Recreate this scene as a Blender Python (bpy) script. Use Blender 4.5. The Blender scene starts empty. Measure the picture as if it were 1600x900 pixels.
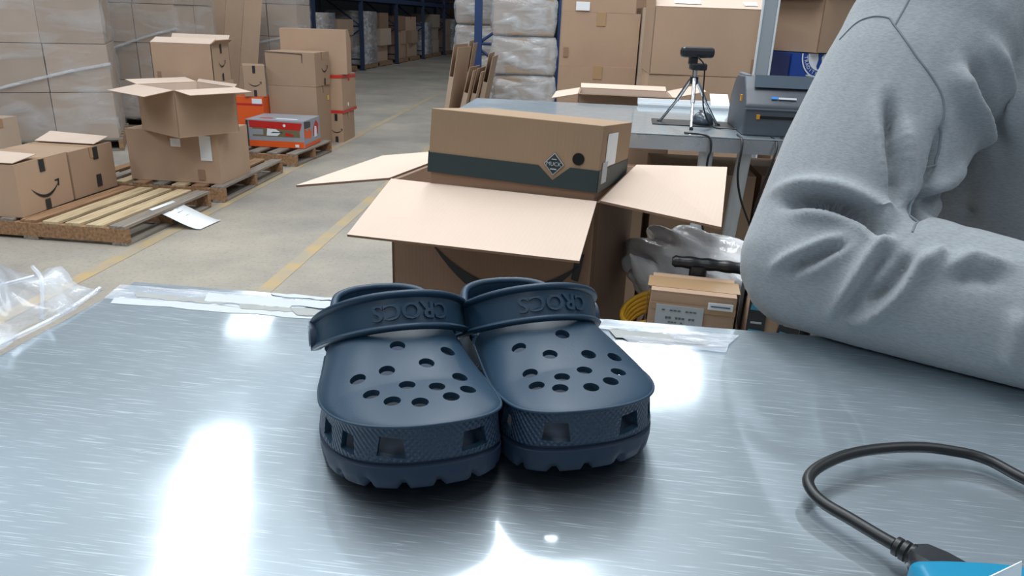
import bpy, bmesh, math, random
from mathutils import Vector, Matrix, Euler
from mathutils.bvhtree import BVHTree
random.seed(7)
SC = bpy.context.scene
C = SC.collection
PI = math.pi
R = math.radians
TZ = 1.02            # height of both steel benches

# ------------------------------------------------------------------ camera
cd = bpy.data.cameras.new('camera')
cam = bpy.data.objects.new('camera', cd)
C.objects.link(cam)
cd.sensor_fit = 'HORIZONTAL'
cd.sensor_width = 36.0
cd.lens = 36.0 * 1144.0 / 1600.0
cd.clip_start = 0.02
cd.clip_end = 200
cam.matrix_world = (Matrix.Translation((0, 0, 1.30)) @ Matrix.Rotation(R(90 - 20.2), 4, 'X')
                    @ Matrix.Rotation(R(2.1), 4, 'Z'))
SC.camera = cam

# ------------------------------------------------------------------ world, lamps, exposure
w = bpy.data.worlds.new('world')
SC.world = w
w.use_nodes = True
w.node_tree.nodes['Background'].inputs[0].default_value = (0.62, 0.72, 0.84, 1)
w.node_tree.nodes['Background'].inputs[1].default_value = 0.42
SC.view_settings.view_transform = 'Standard'
SC.view_settings.look = 'None'
SC.view_settings.gamma = 1.0
SC.view_settings.use_curve_mapping = False
SC.view_settings.exposure = 0.0


def strip(x, y, z, wx, ly, rot, rad, up=1.0, col=(0.93, 0.97, 1.0)):
    """long rectangular lamp overhead: a ceiling batten, in some calls an added fill, rad = radiance"""
    l = bpy.data.lights.new('batten_or_fill', 'AREA')
    l.shape = 'RECTANGLE'
    l.size = wx
    l.size_y = ly
    l.energy = rad * wx * ly * PI
    l.color = col
    o = bpy.data.objects.new('batten_or_fill', l)
    C.objects.link(o)
    o.location = (x, y, z)
    o.rotation_euler = (0, 0, R(rot))
    # added upward fill lamp, brightens the ceiling mirrored in the bench
    l2 = l.copy()
    l2.energy = l.energy * UP_FILL * up
    o2 = bpy.data.objects.new('added_ceiling_fill', l2)
    C.objects.link(o2)
    o2.location = (x, y, z + .03)
    o2.rotation_euler = (PI, 0, -R(rot))
    return o


UP_FILL = .85  # strength of the added upward fill relative to each strip
RAD = 13.5
strip(-1.85, 3.1, 4.5, 0.44, 5.7, 15.8, RAD)
strip(0.15, 2.8, 4.5, 0.80, 5.3, 2, RAD, .12)
strip(1.75, 7.95, 4.5, 0.85, 1.5, -5, RAD, .1)
strip(2.85, 7.8, 4.5, 0.30, 1.4, -5, RAD, .15)
strip(-3.45, 9.4, 4.5, 0.50, 2.4, 8, RAD * .4)
strip(-0.6, -3.5, 4.5, 0.40, 3.2, 0, RAD, .4)  # added fill lamp behind the camera
strip(-6.6, 5.2, 4.5, 0.50, 5.0, 8, RAD)  # extra lamp, added off to the left to brighten the pallet area
strip(-1.3, 10.6, 4.5, 0.50, 3.0, -7, RAD)  # extra lamp, added over the aisle to lift the goods on the left
strip(3.2, 0.5, 4.5, 0.40, 3.5, 0, RAD, .15)
strip(-3.9, 0.2, 4.5, 0.50, 4.0, 8, RAD)
strip(-2.0, 14.5, 4.5, 0.40, 3.0, -7, RAD * .8)
strip(-1.0, 21.5, 4.5, 0.40, 3.0, -7, RAD * .7)

# ------------------------------------------------------------------ materials
MATS = {}


def newmat(name):
    m = bpy.data.materials.new(name)
    m.use_nodes = True
    MATS[name] = m
    nt = m.node_tree
    return m, nt, nt.nodes['Principled BSDF']


def nd(nt, t, **kw):
    n = nt.nodes.new(t)
    for k, v in kw.items():
        if isinstance(k, str) and k.startswith('i_'):
            n.inputs[k[2:]].default_value = v
        else:
            setattr(n, k, v)
    return n


def srgb(r, g, b):
    def f(c):
        c /= 255.0
        return c / 12.92 if c <= .04045 else ((c + .055) / 1.055) ** 2.4
    return (f(r), f(g), f(b), 1)


def mix_rgb(nt, blend='MIX', fac=.5):
    n = nt.nodes.new('ShaderNodeMix')
    n.data_type = 'RGBA'
    n.blend_type = blend
    n.inputs[0].default_value = fac
    return n


def plain(name, col, rough=.5, metal=0.0, spec=.5, noise=0.0, nscale=30, bump=0.0, bscale=200, emit=None):
    m, nt, b = newmat(name)
    b.inputs['Base Color'].default_value = col
    b.inputs['Roughness'].default_value = rough
    b.inputs['Metallic'].default_value = metal
    b.inputs['Specular IOR Level'].default_value = spec
    tc = nd(nt, 'ShaderNodeTexCoord')
    if noise:
        n = nd(nt, 'ShaderNodeTexNoise')
        n.inputs['Scale'].default_value = nscale
        n.inputs['Detail'].default_value = 4
        nt.links.new(tc.outputs['Object'], n.inputs['Vector'])
        r = nd(nt, 'ShaderNodeMapRange')
        r.inputs['To Min'].default_value = 1 - noise
        r.inputs['To Max'].default_value = 1 + noise
        nt.links.new(n.outputs['Fac'], r.inputs['Value'])
        mx = mix_rgb(nt, 'MULTIPLY', 1.0)
        mx.inputs[6].default_value = col
        nt.links.new(r.outputs[0], mx.inputs[7])
        nt.links.new(mx.outputs[2], b.inputs['Base Color'])
    if bump:
        n = nd(nt, 'ShaderNodeTexNoise')
        n.inputs['Scale'].default_value = bscale
        nt.links.new(tc.outputs['Object'], n.inputs['Vector'])
        bp = nd(nt, 'ShaderNodeBump')
        bp.inputs['Strength'].default_value = bump
        bp.inputs['Distance'].default_value = .002
        nt.links.new(n.outputs['Fac'], bp.inputs['Height'])
        nt.links.new(bp.outputs[0], b.inputs['Normal'])
    return m


def cardboard(name, col, var=.10):
    m, nt, b = newmat(name)
    b.inputs['Roughness'].default_value = .72
    b.inputs['Specular IOR Level'].default_value = .25
    tc = nd(nt, 'ShaderNodeTexCoord')
    n = nd(nt, 'ShaderNodeTexNoise')
    n.inputs['Scale'].default_value = 5
    n.inputs['Detail'].default_value = 6
    nt.links.new(tc.outputs['Object'], n.inputs['Vector'])
    wv = nd(nt, 'ShaderNodeTexWave')
    wv.bands_direction = 'X'
    wv.inputs['Scale'].default_value = 45
    wv.inputs['Distortion'].default_value = .4
    nt.links.new(tc.outputs['Object'], wv.inputs['Vector'])
    oi = nd(nt, 'ShaderNodeObjectInfo')
    s1 = nd(nt, 'ShaderNodeMath', operation='MULTIPLY_ADD')
    s1.inputs[1].default_value = .16
    s1.inputs[2].default_value = .92
    nt.links.new(n.outputs['Fac'], s1.inputs[0])
    s2 = nd(nt, 'ShaderNodeMath', operation='MULTIPLY_ADD')
    s2.inputs[1].default_value = 2 * var
    s2.inputs[2].default_value = 1 - var
    nt.links.new(oi.outputs['Random'], s2.inputs[0])
    s3 = nd(nt, 'ShaderNodeMath', operation='MULTIPLY')
    nt.links.new(s1.outputs[0], s3.inputs[0])
    nt.links.new(s2.outputs[0], s3.inputs[1])
    mx = mix_rgb(nt, 'MULTIPLY', 1.0)
    mx.inputs[6].default_value = col
    nt.links.new(s3.outputs[0], mx.inputs[7])
    nt.links.new(mx.outputs[2], b.inputs['Base Color'])
    bp = nd(nt, 'ShaderNodeBump')
    bp.inputs['Strength'].default_value = .12
    bp.inputs['Distance'].default_value = .001
    nt.links.new(wv.outputs['Fac'], bp.inputs['Height'])
    nt.links.new(bp.outputs[0], b.inputs['Normal'])
    return m


cardboard('kraft', srgb(172, 145, 122))
cardboard('kraft_grey', srgb(176, 156, 138))
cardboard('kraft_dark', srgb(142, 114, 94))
cardboard('kraft_inner', srgb(202, 182, 166), .04)
cardboard('kraft_shoe', srgb(156, 131, 106), .02)
plain('kraft_edge', srgb(120, 92, 68), .8)
plain('black_print', srgb(30, 30, 34), .6)
plain('tape_dark', srgb(38, 42, 48), .35)
plain('tape_tan', srgb(168, 138, 104), .25)
plain('paper', srgb(232, 236, 238), .7, noise=.04)
plain('paper_grey', srgb(176, 182, 186), .6, noise=.05)
plain('ink_grey', srgb(96, 100, 106), .7)
plain('ink_blue', srgb(96, 112, 140), .7)
plain('red_tape', srgb(200, 52, 40), .35)
plain('yellow_tag', srgb(222, 190, 90), .6)
plain('navy_stripe', srgb(40, 54, 56), .6)
plain('blue_print', srgb(24, 66, 150), .5)
plain('blue_side', srgb(50, 62, 110), .5)
plain('white_print', srgb(226, 232, 238), .5)
plain('toy_orange', srgb(226, 92, 34), .4)
plain('toy_red', srgb(190, 40, 36), .4)
plain('toy_dark', srgb(60, 58, 62), .4)
plain('toy_grey', srgb(150, 152, 160), .4)
plain('toy_olive', srgb(112, 104, 78), .5)
plain('hole_black', srgb(8, 9, 10), .9)
plain('black_plastic', srgb(34, 37, 41), .35, bump=.05)
plain('black_rubber', srgb(17, 19, 22), .42)
plain('dark_grey_plastic', srgb(70, 76, 84), .45, bump=.05)
plain('mid_grey_plastic', srgb(104, 112, 120), .4)
plain('amber', srgb(196, 140, 40), .4)
plain('screen_blue', srgb(50, 130, 210), .3)
plain('blue_steel', srgb(34, 62, 112), .45, noise=.1)
plain('dark_steel', srgb(32, 48, 80), .5, noise=.1)
plain('orange_steel', srgb(190, 88, 40), .5)
plain('white_tube', srgb(206, 212, 216), .3)
plain('grey_post', srgb(160, 168, 174), .35, metal=.3)
plain('chrome', (.75, .76, .78, 1), .2, metal=1.0)
plain('teal_plastic', srgb(0, 122, 158), .45)
plain('yellow_cable', srgb(226, 172, 40), .45)
plain('navy_foam', srgb(33, 57, 76), .46, spec=.38, noise=.05, nscale=60, bump=.05, bscale=700)
plain('navy_sole', srgb(30, 46, 66), .55, spec=.3, noise=.05, nscale=60)
plain('rivet', srgb(50, 66, 86), .4)
plain('rivet_face', srgb(120, 136, 150), .35)
plain('skin', srgb(196, 150, 124), .5)
plain('hair', srgb(58, 42, 32), .6)
plain('denim', srgb(52, 64, 86), .8, noise=.15, nscale=80)
plain('shoe_black', srgb(30, 30, 32), .5)
plain('wall_paint', srgb(120, 132, 142), .7, noise=.05, nscale=2)
plain('wall_dark', srgb(96, 96, 100), .8, noise=.1, nscale=1)
plain('ceiling_paint', srgb(150, 162, 172), .8, noise=.06, nscale=1)
plain('bag_inside', srgb(190, 196, 202), .4)


def wood(name, col, dark):
    m, nt, b = newmat(name)
    b.inputs['Roughness'].default_value = .75
    tc = nd(nt, 'ShaderNodeTexCoord')
    mp = nd(nt, 'ShaderNodeMapping')
    mp.inputs['Scale'].default_value = (2, 30, 30)
    nt.links.new(tc.outputs['Object'], mp.inputs[0])
    n = nd(nt, 'ShaderNodeTexNoise')
    n.inputs['Scale'].default_value = 2
    n.inputs['Detail'].default_value = 6
    nt.links.new(mp.outputs[0], n.inputs['Vector'])
    cr = nd(nt, 'ShaderNodeValToRGB')
    cr.color_ramp.elements[0].position = .3
    cr.color_ramp.elements[0].color = dark
    cr.color_ramp.elements[1].position = .7
    cr.color_ramp.elements[1].color = col
    nt.links.new(n.outputs['Fac'], cr.inputs[0])
    nt.links.new(cr.outputs[0], b.inputs['Base Color'])
    bp = nd(nt, 'ShaderNodeBump')
    bp.inputs['Strength'].default_value = .3
    bp.inputs['Distance'].default_value = .002
    nt.links.new(n.outputs['Fac'], bp.inputs['Height'])
    nt.links.new(bp.outputs[0], b.inputs['Normal'])


wood('wood_pale', srgb(206, 186, 150), srgb(160, 136, 104))
wood('wood_grey', srgb(150, 140, 128), srgb(108, 100, 92))
wood('wood_brown', srgb(168, 130, 96), srgb(118, 88, 62))


def concrete():
    m, nt, b = newmat('concrete')
    b.inputs['Roughness'].default_value = .55
    b.inputs['Specular IOR Level'].default_value = .35
    tc = nd(nt, 'ShaderNodeTexCoord')
    n = nd(nt, 'ShaderNodeTexNoise')
    n.inputs['Scale'].default_value = .9
    n.inputs['Detail'].default_value = 8
    n.inputs['Roughness'].default_value = .65
    nt.links.new(tc.outputs['Object'], n.inputs['Vector'])
    cr = nd(nt, 'ShaderNodeValToRGB')
    e = cr.color_ramp.elements
    e[0].position = .35
    e[0].color = srgb(138, 134, 127)
    e[1].position = .68
    e[1].color = srgb(174, 165, 150)
    nt.links.new(n.outputs['Fac'], cr.inputs[0])
    n2 = nd(nt, 'ShaderNodeTexNoise')
    n2.inputs['Scale'].default_value = 55
    n2.inputs['Detail'].default_value = 5
    nt.links.new(tc.outputs['Object'], n2.inputs['Vector'])
    cr2 = nd(nt, 'ShaderNodeValToRGB')
    cr2.color_ramp.elements[0].position = .30
    cr2.color_ramp.elements[0].color = (.55, .56, .58, 1)
    cr2.color_ramp.elements[1].position = .46
    cr2.color_ramp.elements[1].color = (1, 1, 1, 1)
    nt.links.new(n2.outputs['Fac'], cr2.inputs[0])
    mx = mix_rgb(nt, 'MULTIPLY', .5)
    nt.links.new(cr.outputs[0], mx.inputs[6])
    nt.links.new(cr2.outputs[0], mx.inputs[7])
    nt.links.new(mx.outputs[2], b.inputs['Base Color'])


concrete()


def worn_paint():
    m, nt, b = newmat('worn_yellow')
    b.inputs['Roughness'].default_value = .55
    tc = nd(nt, 'ShaderNodeTexCoord')
    n = nd(nt, 'ShaderNodeTexNoise')
    n.inputs['Scale'].default_value = 5
    n.inputs['Detail'].default_value = 8
    nt.links.new(tc.outputs['Object'], n.inputs['Vector'])
    cr = nd(nt, 'ShaderNodeValToRGB')
    cr.color_ramp.elements[0].position = .42
    cr.color_ramp.elements[0].color = srgb(162, 152, 134)
    cr.color_ramp.elements[1].position = .72
    cr.color_ramp.elements[1].color = srgb(190, 160, 104)
    nt.links.new(n.outputs['Fac'], cr.inputs[0])
    nt.links.new(cr.outputs[0], b.inputs['Base Color'])


worn_paint()


def steel(name, rough, scratch, base):
    m, nt, b = newmat(name)
    b.inputs['Metallic'].default_value = 1.0
    b.inputs['Base Color'].default_value = base
    tc = nd(nt, 'ShaderNodeTexCoord')
    # blotchy wear in the polish
    n = nd(nt, 'ShaderNodeTexNoise')
    n.inputs['Scale'].default_value = 9
    n.inputs['Detail'].default_value = 6
    nt.links.new(tc.outputs['Object'], n.inputs['Vector'])
    mr = nd(nt, 'ShaderNodeMapRange')
    mr.inputs['From Min'].default_value = .3
    mr.inputs['From Max'].default_value = .7
    mr.inputs['To Min'].default_value = rough - .05
    mr.inputs['To Max'].default_value = rough + .06
    nt.links.new(n.outputs['Fac'], mr.inputs['Value'])
    nt.links.new(mr.outputs[0], b.inputs['Roughness'])
    last = None
    acc = None
    # families of fine straight scratches in many directions
    for k in range(scratch):
        ang = k * 180.0 / scratch + 9 * (k % 3) + 14
        mp = nd(nt, 'ShaderNodeMapping')
        mp.inputs['Rotation'].default_value = (0, 0, R(ang))
        mp.inputs['Scale'].default_value = (14, 620, 1) if k % 2 else (26, 900, 1)
        mp.inputs['Location'].default_value = (k * 3.7, k * 1.3, 0)
        nt.links.new(tc.outputs['Object'], mp.inputs[0])
        s = nd(nt, 'ShaderNodeTexNoise')
        s.inputs['Scale'].default_value = 1.0
        s.inputs['Detail'].default_value = 1
        nt.links.new(mp.outputs[0], s.inputs['Vector'])
        r = nd(nt, 'ShaderNodeMapRange')
        r.inputs['From Min'].default_value = .68
        r.inputs['From Max'].default_value = .76
        nt.links.new(s.outputs['Fac'], r.inputs['Value'])
        if acc is None:
            acc = r.outputs[0]
        else:
            a = nd(nt, 'ShaderNodeMath', operation='MAXIMUM')
            nt.links.new(acc, a.inputs[0])
            nt.links.new(r.outputs[0], a.inputs[1])
            acc = a.outputs[0]
    b2 = nd(nt, 'ShaderNodeBsdfPrincipled')
    b2.inputs['Metallic'].default_value = 1.0
    b2.inputs['Base Color'].default_value = base
    b2.inputs['Roughness'].default_value = .50
    ms = nd(nt, 'ShaderNodeMixShader')
    ms.inputs[0].default_value = .45
    if acc is not None:
        fm = nd(nt, 'ShaderNodeMath', operation='MULTIPLY_ADD')
        fm.inputs[1].default_value = .30
        fm.inputs[2].default_value = .40
        nt.links.new(acc, fm.inputs[0])
        nt.links.new(fm.outputs[0], ms.inputs[0])
    nt.links.new(b.outputs[0], ms.inputs[1])
    nt.links.new(b2.outputs[0], ms.inputs[2])
    nt.links.new(ms.outputs[0], nt.nodes['Material Output'].inputs[0])
    return m


steel('steel_top', .10, 8, (.50, .57, .615, 1))
steel('steel_side', .28, 0, (.55, .58, .60, 1))


def film(name, base, streak, scale, col=(.80, .84, .88, 1)):
    """stretch film: clear plastic with milky, glossy creases"""
    m, nt, b = newmat(name)
    out = nt.nodes['Material Output']
    b.inputs['Base Color'].default_value = col
    b.inputs['Roughness'].default_value = .16
    b.inputs['Specular IOR Level'].default_value = .8
    tr = nd(nt, 'ShaderNodeBsdfTransparent')
    tr.inputs[0].default_value = (.97, .98, 1, 1)
    mx = nd(nt, 'ShaderNodeMixShader')
    tc = nd(nt, 'ShaderNodeTexCoord')
    mp = nd(nt, 'ShaderNodeMapping')
    mp.inputs['Scale'].default_value = scale
    mp.inputs['Rotation'].default_value = (.25, .35, .2)
    nt.links.new(tc.outputs['Object'], mp.inputs[0])
    n = nd(nt, 'ShaderNodeTexNoise')
    n.inputs['Scale'].default_value = 2.2
    n.inputs['Detail'].default_value = 5
    n.inputs['Distortion'].default_value = .6
    nt.links.new(mp.outputs[0], n.inputs['Vector'])
    r = nd(nt, 'ShaderNodeMapRange')
    r.inputs['From Min'].default_value = .45
    r.inputs['From Max'].default_value = .75
    r.inputs['To Min'].default_value = base
    r.inputs['To Max'].default_value = streak
    nt.links.new(n.outputs['Fac'], r.inputs['Value'])
    nt.links.new(r.outputs[0], mx.inputs[0])
    nt.links.new(tr.outputs[0], mx.inputs[1])
    nt.links.new(b.outputs[0], mx.inputs[2])
    bp = nd(nt, 'ShaderNodeBump')
    bp.inputs['Strength'].default_value = .6
    bp.inputs['Distance'].default_value = .02
    nt.links.new(n.outputs['Fac'], bp.inputs['Height'])
    nt.links.new(bp.outputs[0], b.inputs['Normal'])
    nt.links.new(mx.outputs[0], out.inputs[0])


film('film', .07, .42, (1, 1, 3))
film('film_milky', .30, .80, (2, 2, 5))
film('film_clear', .12, .55, (6, 6, 6))
film('bag_film', .80, .98, (5, 5, 3), (.95, .96, .97, 1))
film('clear_tape', .25, .75, (8, 40, 8))


def fleece():
    m, nt, b = newmat('grey_fleece')
    b.inputs['Roughness'].default_value = .92
    b.inputs['Specular IOR Level'].default_value = .15
    b.inputs['Sheen Weight'].default_value = .25
    tc = nd(nt, 'ShaderNodeTexCoord')
    mp = nd(nt, 'ShaderNodeMapping')
    mp.inputs['Scale'].default_value = (130, 130, 620)
    mp.inputs['Rotation'].default_value = (0, .5, 0)
    nt.links.new(tc.outputs['Object'], mp.inputs[0])
    n = nd(nt, 'ShaderNodeTexNoise')
    n.inputs['Scale'].default_value = 1.6
    n.inputs['Detail'].default_value = 3
    nt.links.new(mp.outputs[0], n.inputs['Vector'])
    cr = nd(nt, 'ShaderNodeValToRGB')
    cr.color_ramp.elements[0].position = .30
    cr.color_ramp.elements[0].color = srgb(132, 138, 143)
    cr.color_ramp.elements[1].position = .62
    cr.color_ramp.elements[1].color = srgb(147, 153, 157)
    nt.links.new(n.outputs['Fac'], cr.inputs[0])
    nt.links.new(cr.outputs[0], b.inputs['Base Color'])
    n2 = nd(nt, 'ShaderNodeTexNoise')
    n2.inputs['Scale'].default_value = 900
    nt.links.new(tc.outputs['Object'], n2.inputs['Vector'])
    bp = nd(nt, 'ShaderNodeBump')
    bp.inputs['Strength'].default_value = .25
    bp.inputs['Distance'].default_value = .001
    nt.links.new(n2.outputs['Fac'], bp.inputs['Height'])
    nt.links.new(bp.outputs[0], b.inputs['Normal'])


fleece()
plain('seam', srgb(112, 120, 128), .9)


def stud_band():
    """navy foam with the raised dots of the toe band (UV: metres along the band, metres up)"""
    m, nt, b = newmat('navy_band')
    b.inputs['Base Color'].default_value = srgb(32, 53, 74)
    b.inputs['Roughness'].default_value = .45
    uv = nd(nt, 'ShaderNodeUVMap')
    uv.uv_map = 'band'
    sx = nd(nt, 'ShaderNodeSeparateXYZ')
    nt.links.new(uv.outputs[0], sx.inputs[0])

    def sinof(sock, k, ph):
        a = nd(nt, 'ShaderNodeMath', operation='MULTIPLY_ADD')
        a.inputs[1].default_value = k
        a.inputs[2].default_value = ph
        nt.links.new(sock, a.inputs[0])
        s = nd(nt, 'ShaderNodeMath', operation='SINE')
        nt.links.new(a.outputs[0], s.inputs[0])
        return s.outputs[0]
    k = 2 * PI / .0042
    s1 = nd(nt, 'ShaderNodeMath', operation='MULTIPLY')
    nt.links.new(sinof(sx.outputs[0], k, 0), s1.inputs[0])
    nt.links.new(sinof(sx.outputs[1], k, 0), s1.inputs[1])
    s3 = nd(nt, 'ShaderNodeMath', operation='MULTIPLY_ADD')
    s3.inputs[1].default_value = .5
    s3.inputs[2].default_value = .5
    nt.links.new(s1.outputs[0], s3.inputs[0])
    bp = nd(nt, 'ShaderNodeBump')
    bp.inputs['Strength'].default_value = .9
    bp.inputs['Distance'].default_value = .0012
    nt.links.new(s3.outputs[0], bp.inputs['Height'])
    nt.links.new(bp.outputs[0], b.inputs['Normal'])


stud_band()

# ------------------------------------------------------------------ helpers


def link(o, parent=None):
    C.objects.link(o)
    if parent is not None:
        o.parent = parent
    return o


def tag(o, label, cat, group=None, kind=None):
    if label:
        o['label'] = label
    if cat:
        o['category'] = cat
    if group:
        o['group'] = group
    if kind:
        o['kind'] = kind
    return o


def thing(name, label, cat, loc=(0, 0, 0), rotz=0.0, group=None):
    o = bpy.data.objects.new(name, None)
    o.empty_display_size = .05
    link(o)
    o.location = loc
    o.rotation_euler = (0, 0, R(rotz))
    return tag(o, label, cat, group)


def mk(name, verts, faces, mat, parent=None, smooth=False):
    me = bpy.data.meshes.new(name)
    me.from_pydata([tuple(v) for v in verts], [], faces)
    me.update()
    if mat:
        me.materials.append(MATS[mat])
    if smooth:
        me.shade_smooth()
    o = bpy.data.objects.new(name, me)
    return link(o, parent)


def frombm(name, bm, mat, parent=None, smooth=False, angle=None):
    me = bpy.data.meshes.new(name)
    bmesh.ops.recalc_face_normals(bm, faces=bm.faces)
    bm.to_mesh(me)
    bm.free()
    if mat:
        me.materials.append(MATS[mat])
    if smooth or angle:
        me.shade_smooth()
    if angle:
        me.set_sharp_from_angle(angle=R(angle))
    o = bpy.data.objects.new(name, me)
    return link(o, parent)


def bx(bm, x0, x1, y0, y1, z0, z1, mtx=None):
    vs = [bm.verts.new(p) for p in ((x0, y0, z0), (x1, y0, z0), (x1, y1, z0), (x0, y1, z0),
                                    (x0, y0, z1), (x1, y0, z1), (x1, y1, z1), (x0, y1, z1))]
    if mtx is not None:
        for v in vs:
            v.co = mtx @ v.co
    for f in ((3, 2, 1, 0), (4, 5, 6, 7), (0, 1, 5, 4), (1, 2, 6, 5), (2, 3, 7, 6), (3, 0, 4, 7)):
        bm.faces.new([vs[i] for i in f])
    return vs


def boxpart(name, dims, mat, parent, bev=0.0, mtx=None, angle=None):
    bm = bmesh.new()
    bx(bm, *dims, mtx=mtx)
    if bev:
        bmesh.ops.bevel(bm, geom=list(bm.edges), offset=bev, segments=2, profile=.5, affect='EDGES')
    return frombm(name, bm, mat, parent, angle=angle)


def prism(name, poly, thick, mat, parent, mtx=None, bev=0.0):
    """polygon (x, y) extruded along z from 0 to thick"""
    bm = bmesh.new()
    a = [bm.verts.new((p[0], p[1], 0)) for p in poly]
    b = [bm.verts.new((p[0], p[1], thick)) for p in poly]
    bm.faces.new(a[::-1])
    bm.faces.new(b)
    n = len(poly)
    for i in range(n):
        bm.faces.new((a[i], a[(i + 1) % n], b[(i + 1) % n], b[i]))
    if bev:
        bmesh.ops.bevel(bm, geom=list(bm.edges), offset=bev, segments=2, profile=.5, affect='EDGES')
    if mtx is not None:
        for v in bm.verts:
            v.co = mtx @ v.co
    return frombm(name, bm, mat, parent)


def smooth_path(pts, n):
    """Catmull-Rom through the points, n samples a span"""
    P = [Vector(p) for p in pts]
    P = [2 * P[0] - P[1]] + P + [2 * P[-1] - P[-2]]
    out = []
    for i in range(1, len(P) - 2):
        for k in range(n):
            t = k / n
            a, b, c, d = P[i - 1], P[i], P[i + 1], P[i + 2]
            out.append(.5 * ((2 * b) + (c - a) * t + (2 * a - 5 * b + 4 * c - d) * t * t
                             + (3 * b - a - 3 * c + d) * t ** 3))
    out.append(P[-2])
    return out


def tube_bm(bm, path, rad, n=8, cap=True, sx=1.0):
    """sweep a circle; rad is a number or a list"""
    path = [Vector(p) for p in path]
    m = len(path)
    rr = rad if isinstance(rad, (list, tuple)) else [rad] * m
    up = None
    rings = []
    for i in range(m):
        t = (path[min(i + 1, m - 1)] - path[max(i - 1, 0)]).normalized()
        if up is None:
            a = Vector((0, 0, 1)) if abs(t.z) < .9 else Vector((1, 0, 0))
            up = (a - t * a.dot(t)).normalized()
        else:
            up = (up - t * up.dot(t)).normalized()
        s = t.cross(up)
        rings.append([bm.verts.new(path[i] + (up * math.cos(2 * PI * k / n) + s * sx * math.sin(2 * PI * k / n)) * rr[i])
                      for k in range(n)])
    for i in range(m - 1):
        for k in range(n):
            bm.faces.new((rings[i][k], rings[i][(k + 1) % n], rings[i + 1][(k + 1) % n], rings[i + 1][k]))
    if cap:
        bm.faces.new(rings[0][::-1])
        bm.faces.new(rings[-1])


def tube(name, path, rad, mat, parent=None, n=8):
    bm = bmesh.new()
    tube_bm(bm, path, rad, n)
    return frombm(name, bm, mat, parent, angle=50)


def text_mesh(s, size, depth, name='lettering', bold=0.0):
    cu = bpy.data.curves.new(name, 'FONT')
    cu.body = s
    cu.size = size
    cu.align_x = 'CENTER'
    cu.align_y = 'CENTER'
    cu.extrude = depth
    cu.offset = bold
    cu.resolution_u = 3
    o = bpy.data.objects.new(name, cu)
    C.objects.link(o)
    dg = bpy.context.evaluated_depsgraph_get()
    me = bpy.data.meshes.new_from_object(o.evaluated_get(dg))
    bpy.data.objects.remove(o)
    bpy.data.curves.remove(cu)
    return me


def lettering(s, size, mat, parent, mtx, depth=.0003, name='lettering'):
    me = text_mesh(s, size, depth, name)
    me.transform(mtx)
    me.materials.clear()
    me.materials.append(MATS[mat])
    return link(bpy.data.objects.new(name, me), parent)


def face_mtx(face, w, d, h, u, v, off=.0008, roll=0):
    """matrix taking flat (x right, y up, z out) artwork onto a face of a w x d x h box on its base centre"""
    rz = {'front': 0, 'right': 90, 'back': 180, 'left': -90}
    if face == 'top':
        return Matrix.Translation((u, v, h + off)) @ Matrix.Rotation(R(roll), 4, 'Z')
    half = d / 2 if face in ('front', 'back') else w / 2
    return (Matrix.Rotation(R(rz[face]), 4, 'Z') @ Matrix.Translation((u, -half - off, v))
            @ Matrix.Rotation(R(90), 4, 'X') @ Matrix.Rotation(R(roll), 4, 'Z'))


def flat(name, poly, mat, parent, mtx, thick=.0006):
    return prism(name, poly, thick, mat, parent, mtx)


def rect(wd, ht):
    return [(-wd / 2, -ht / 2), (wd / 2, -ht / 2), (wd / 2, ht / 2), (-wd / 2, ht / 2)]


def smile(parent, mtx, wd, mat='black_print', fat=1.0):
    """curved arrow print: a crescent and its arrow head"""
    n = 18
    lo, hi = [], []
    for i in range(n + 1):
        t = -1 + 2 * i / n
        x = t * wd / 2
        y = .24 * wd * (t * t - 1)
        th = .055 * fat * wd * (1 - abs(t) ** 2.2) + .006 * wd
        lo.append((x, y - th))
        hi.append((x, y + th * .25))
    bm = bmesh.new()
    a = [bm.verts.new((p[0], p[1], 0)) for p in lo]
    b = [bm.verts.new((p[0], p[1], 0)) for p in hi]
    for i in range(n):
        bm.faces.new((a[i], a[i + 1], b[i + 1], b[i]))
    x0, y0 = wd * .50, 0
    hd = [(x0 - .14 * wd, y0 + .065 * wd), (x0 + .03 * wd, y0 + .075 * wd), (x0 + .0 * wd, y0 - .11 * wd),
          (x0 - .045 * wd, y0 - .10 * wd), (x0 - .03 * wd, y0 + .03 * wd), (x0 - .13 * wd, y0 + .03 * wd)]
    hv = [bm.verts.new((p[0], p[1], 0)) for p in hd]
    bm.faces.new(hv)
    bmesh.ops.triangulate(bm, faces=[f for f in bm.faces if len(f.verts) > 4])
    ret = bmesh.ops.extrude_face_region(bm, geom=list(bm.faces))
    for v in [g for g in ret['geom'] if isinstance(g, bmesh.types.BMVert)]:
        v.co.z += .0006
    for v in bm.verts:
        v.co = mtx @ v.co
    return frombm('arrow_print', bm, mat, parent)


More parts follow.
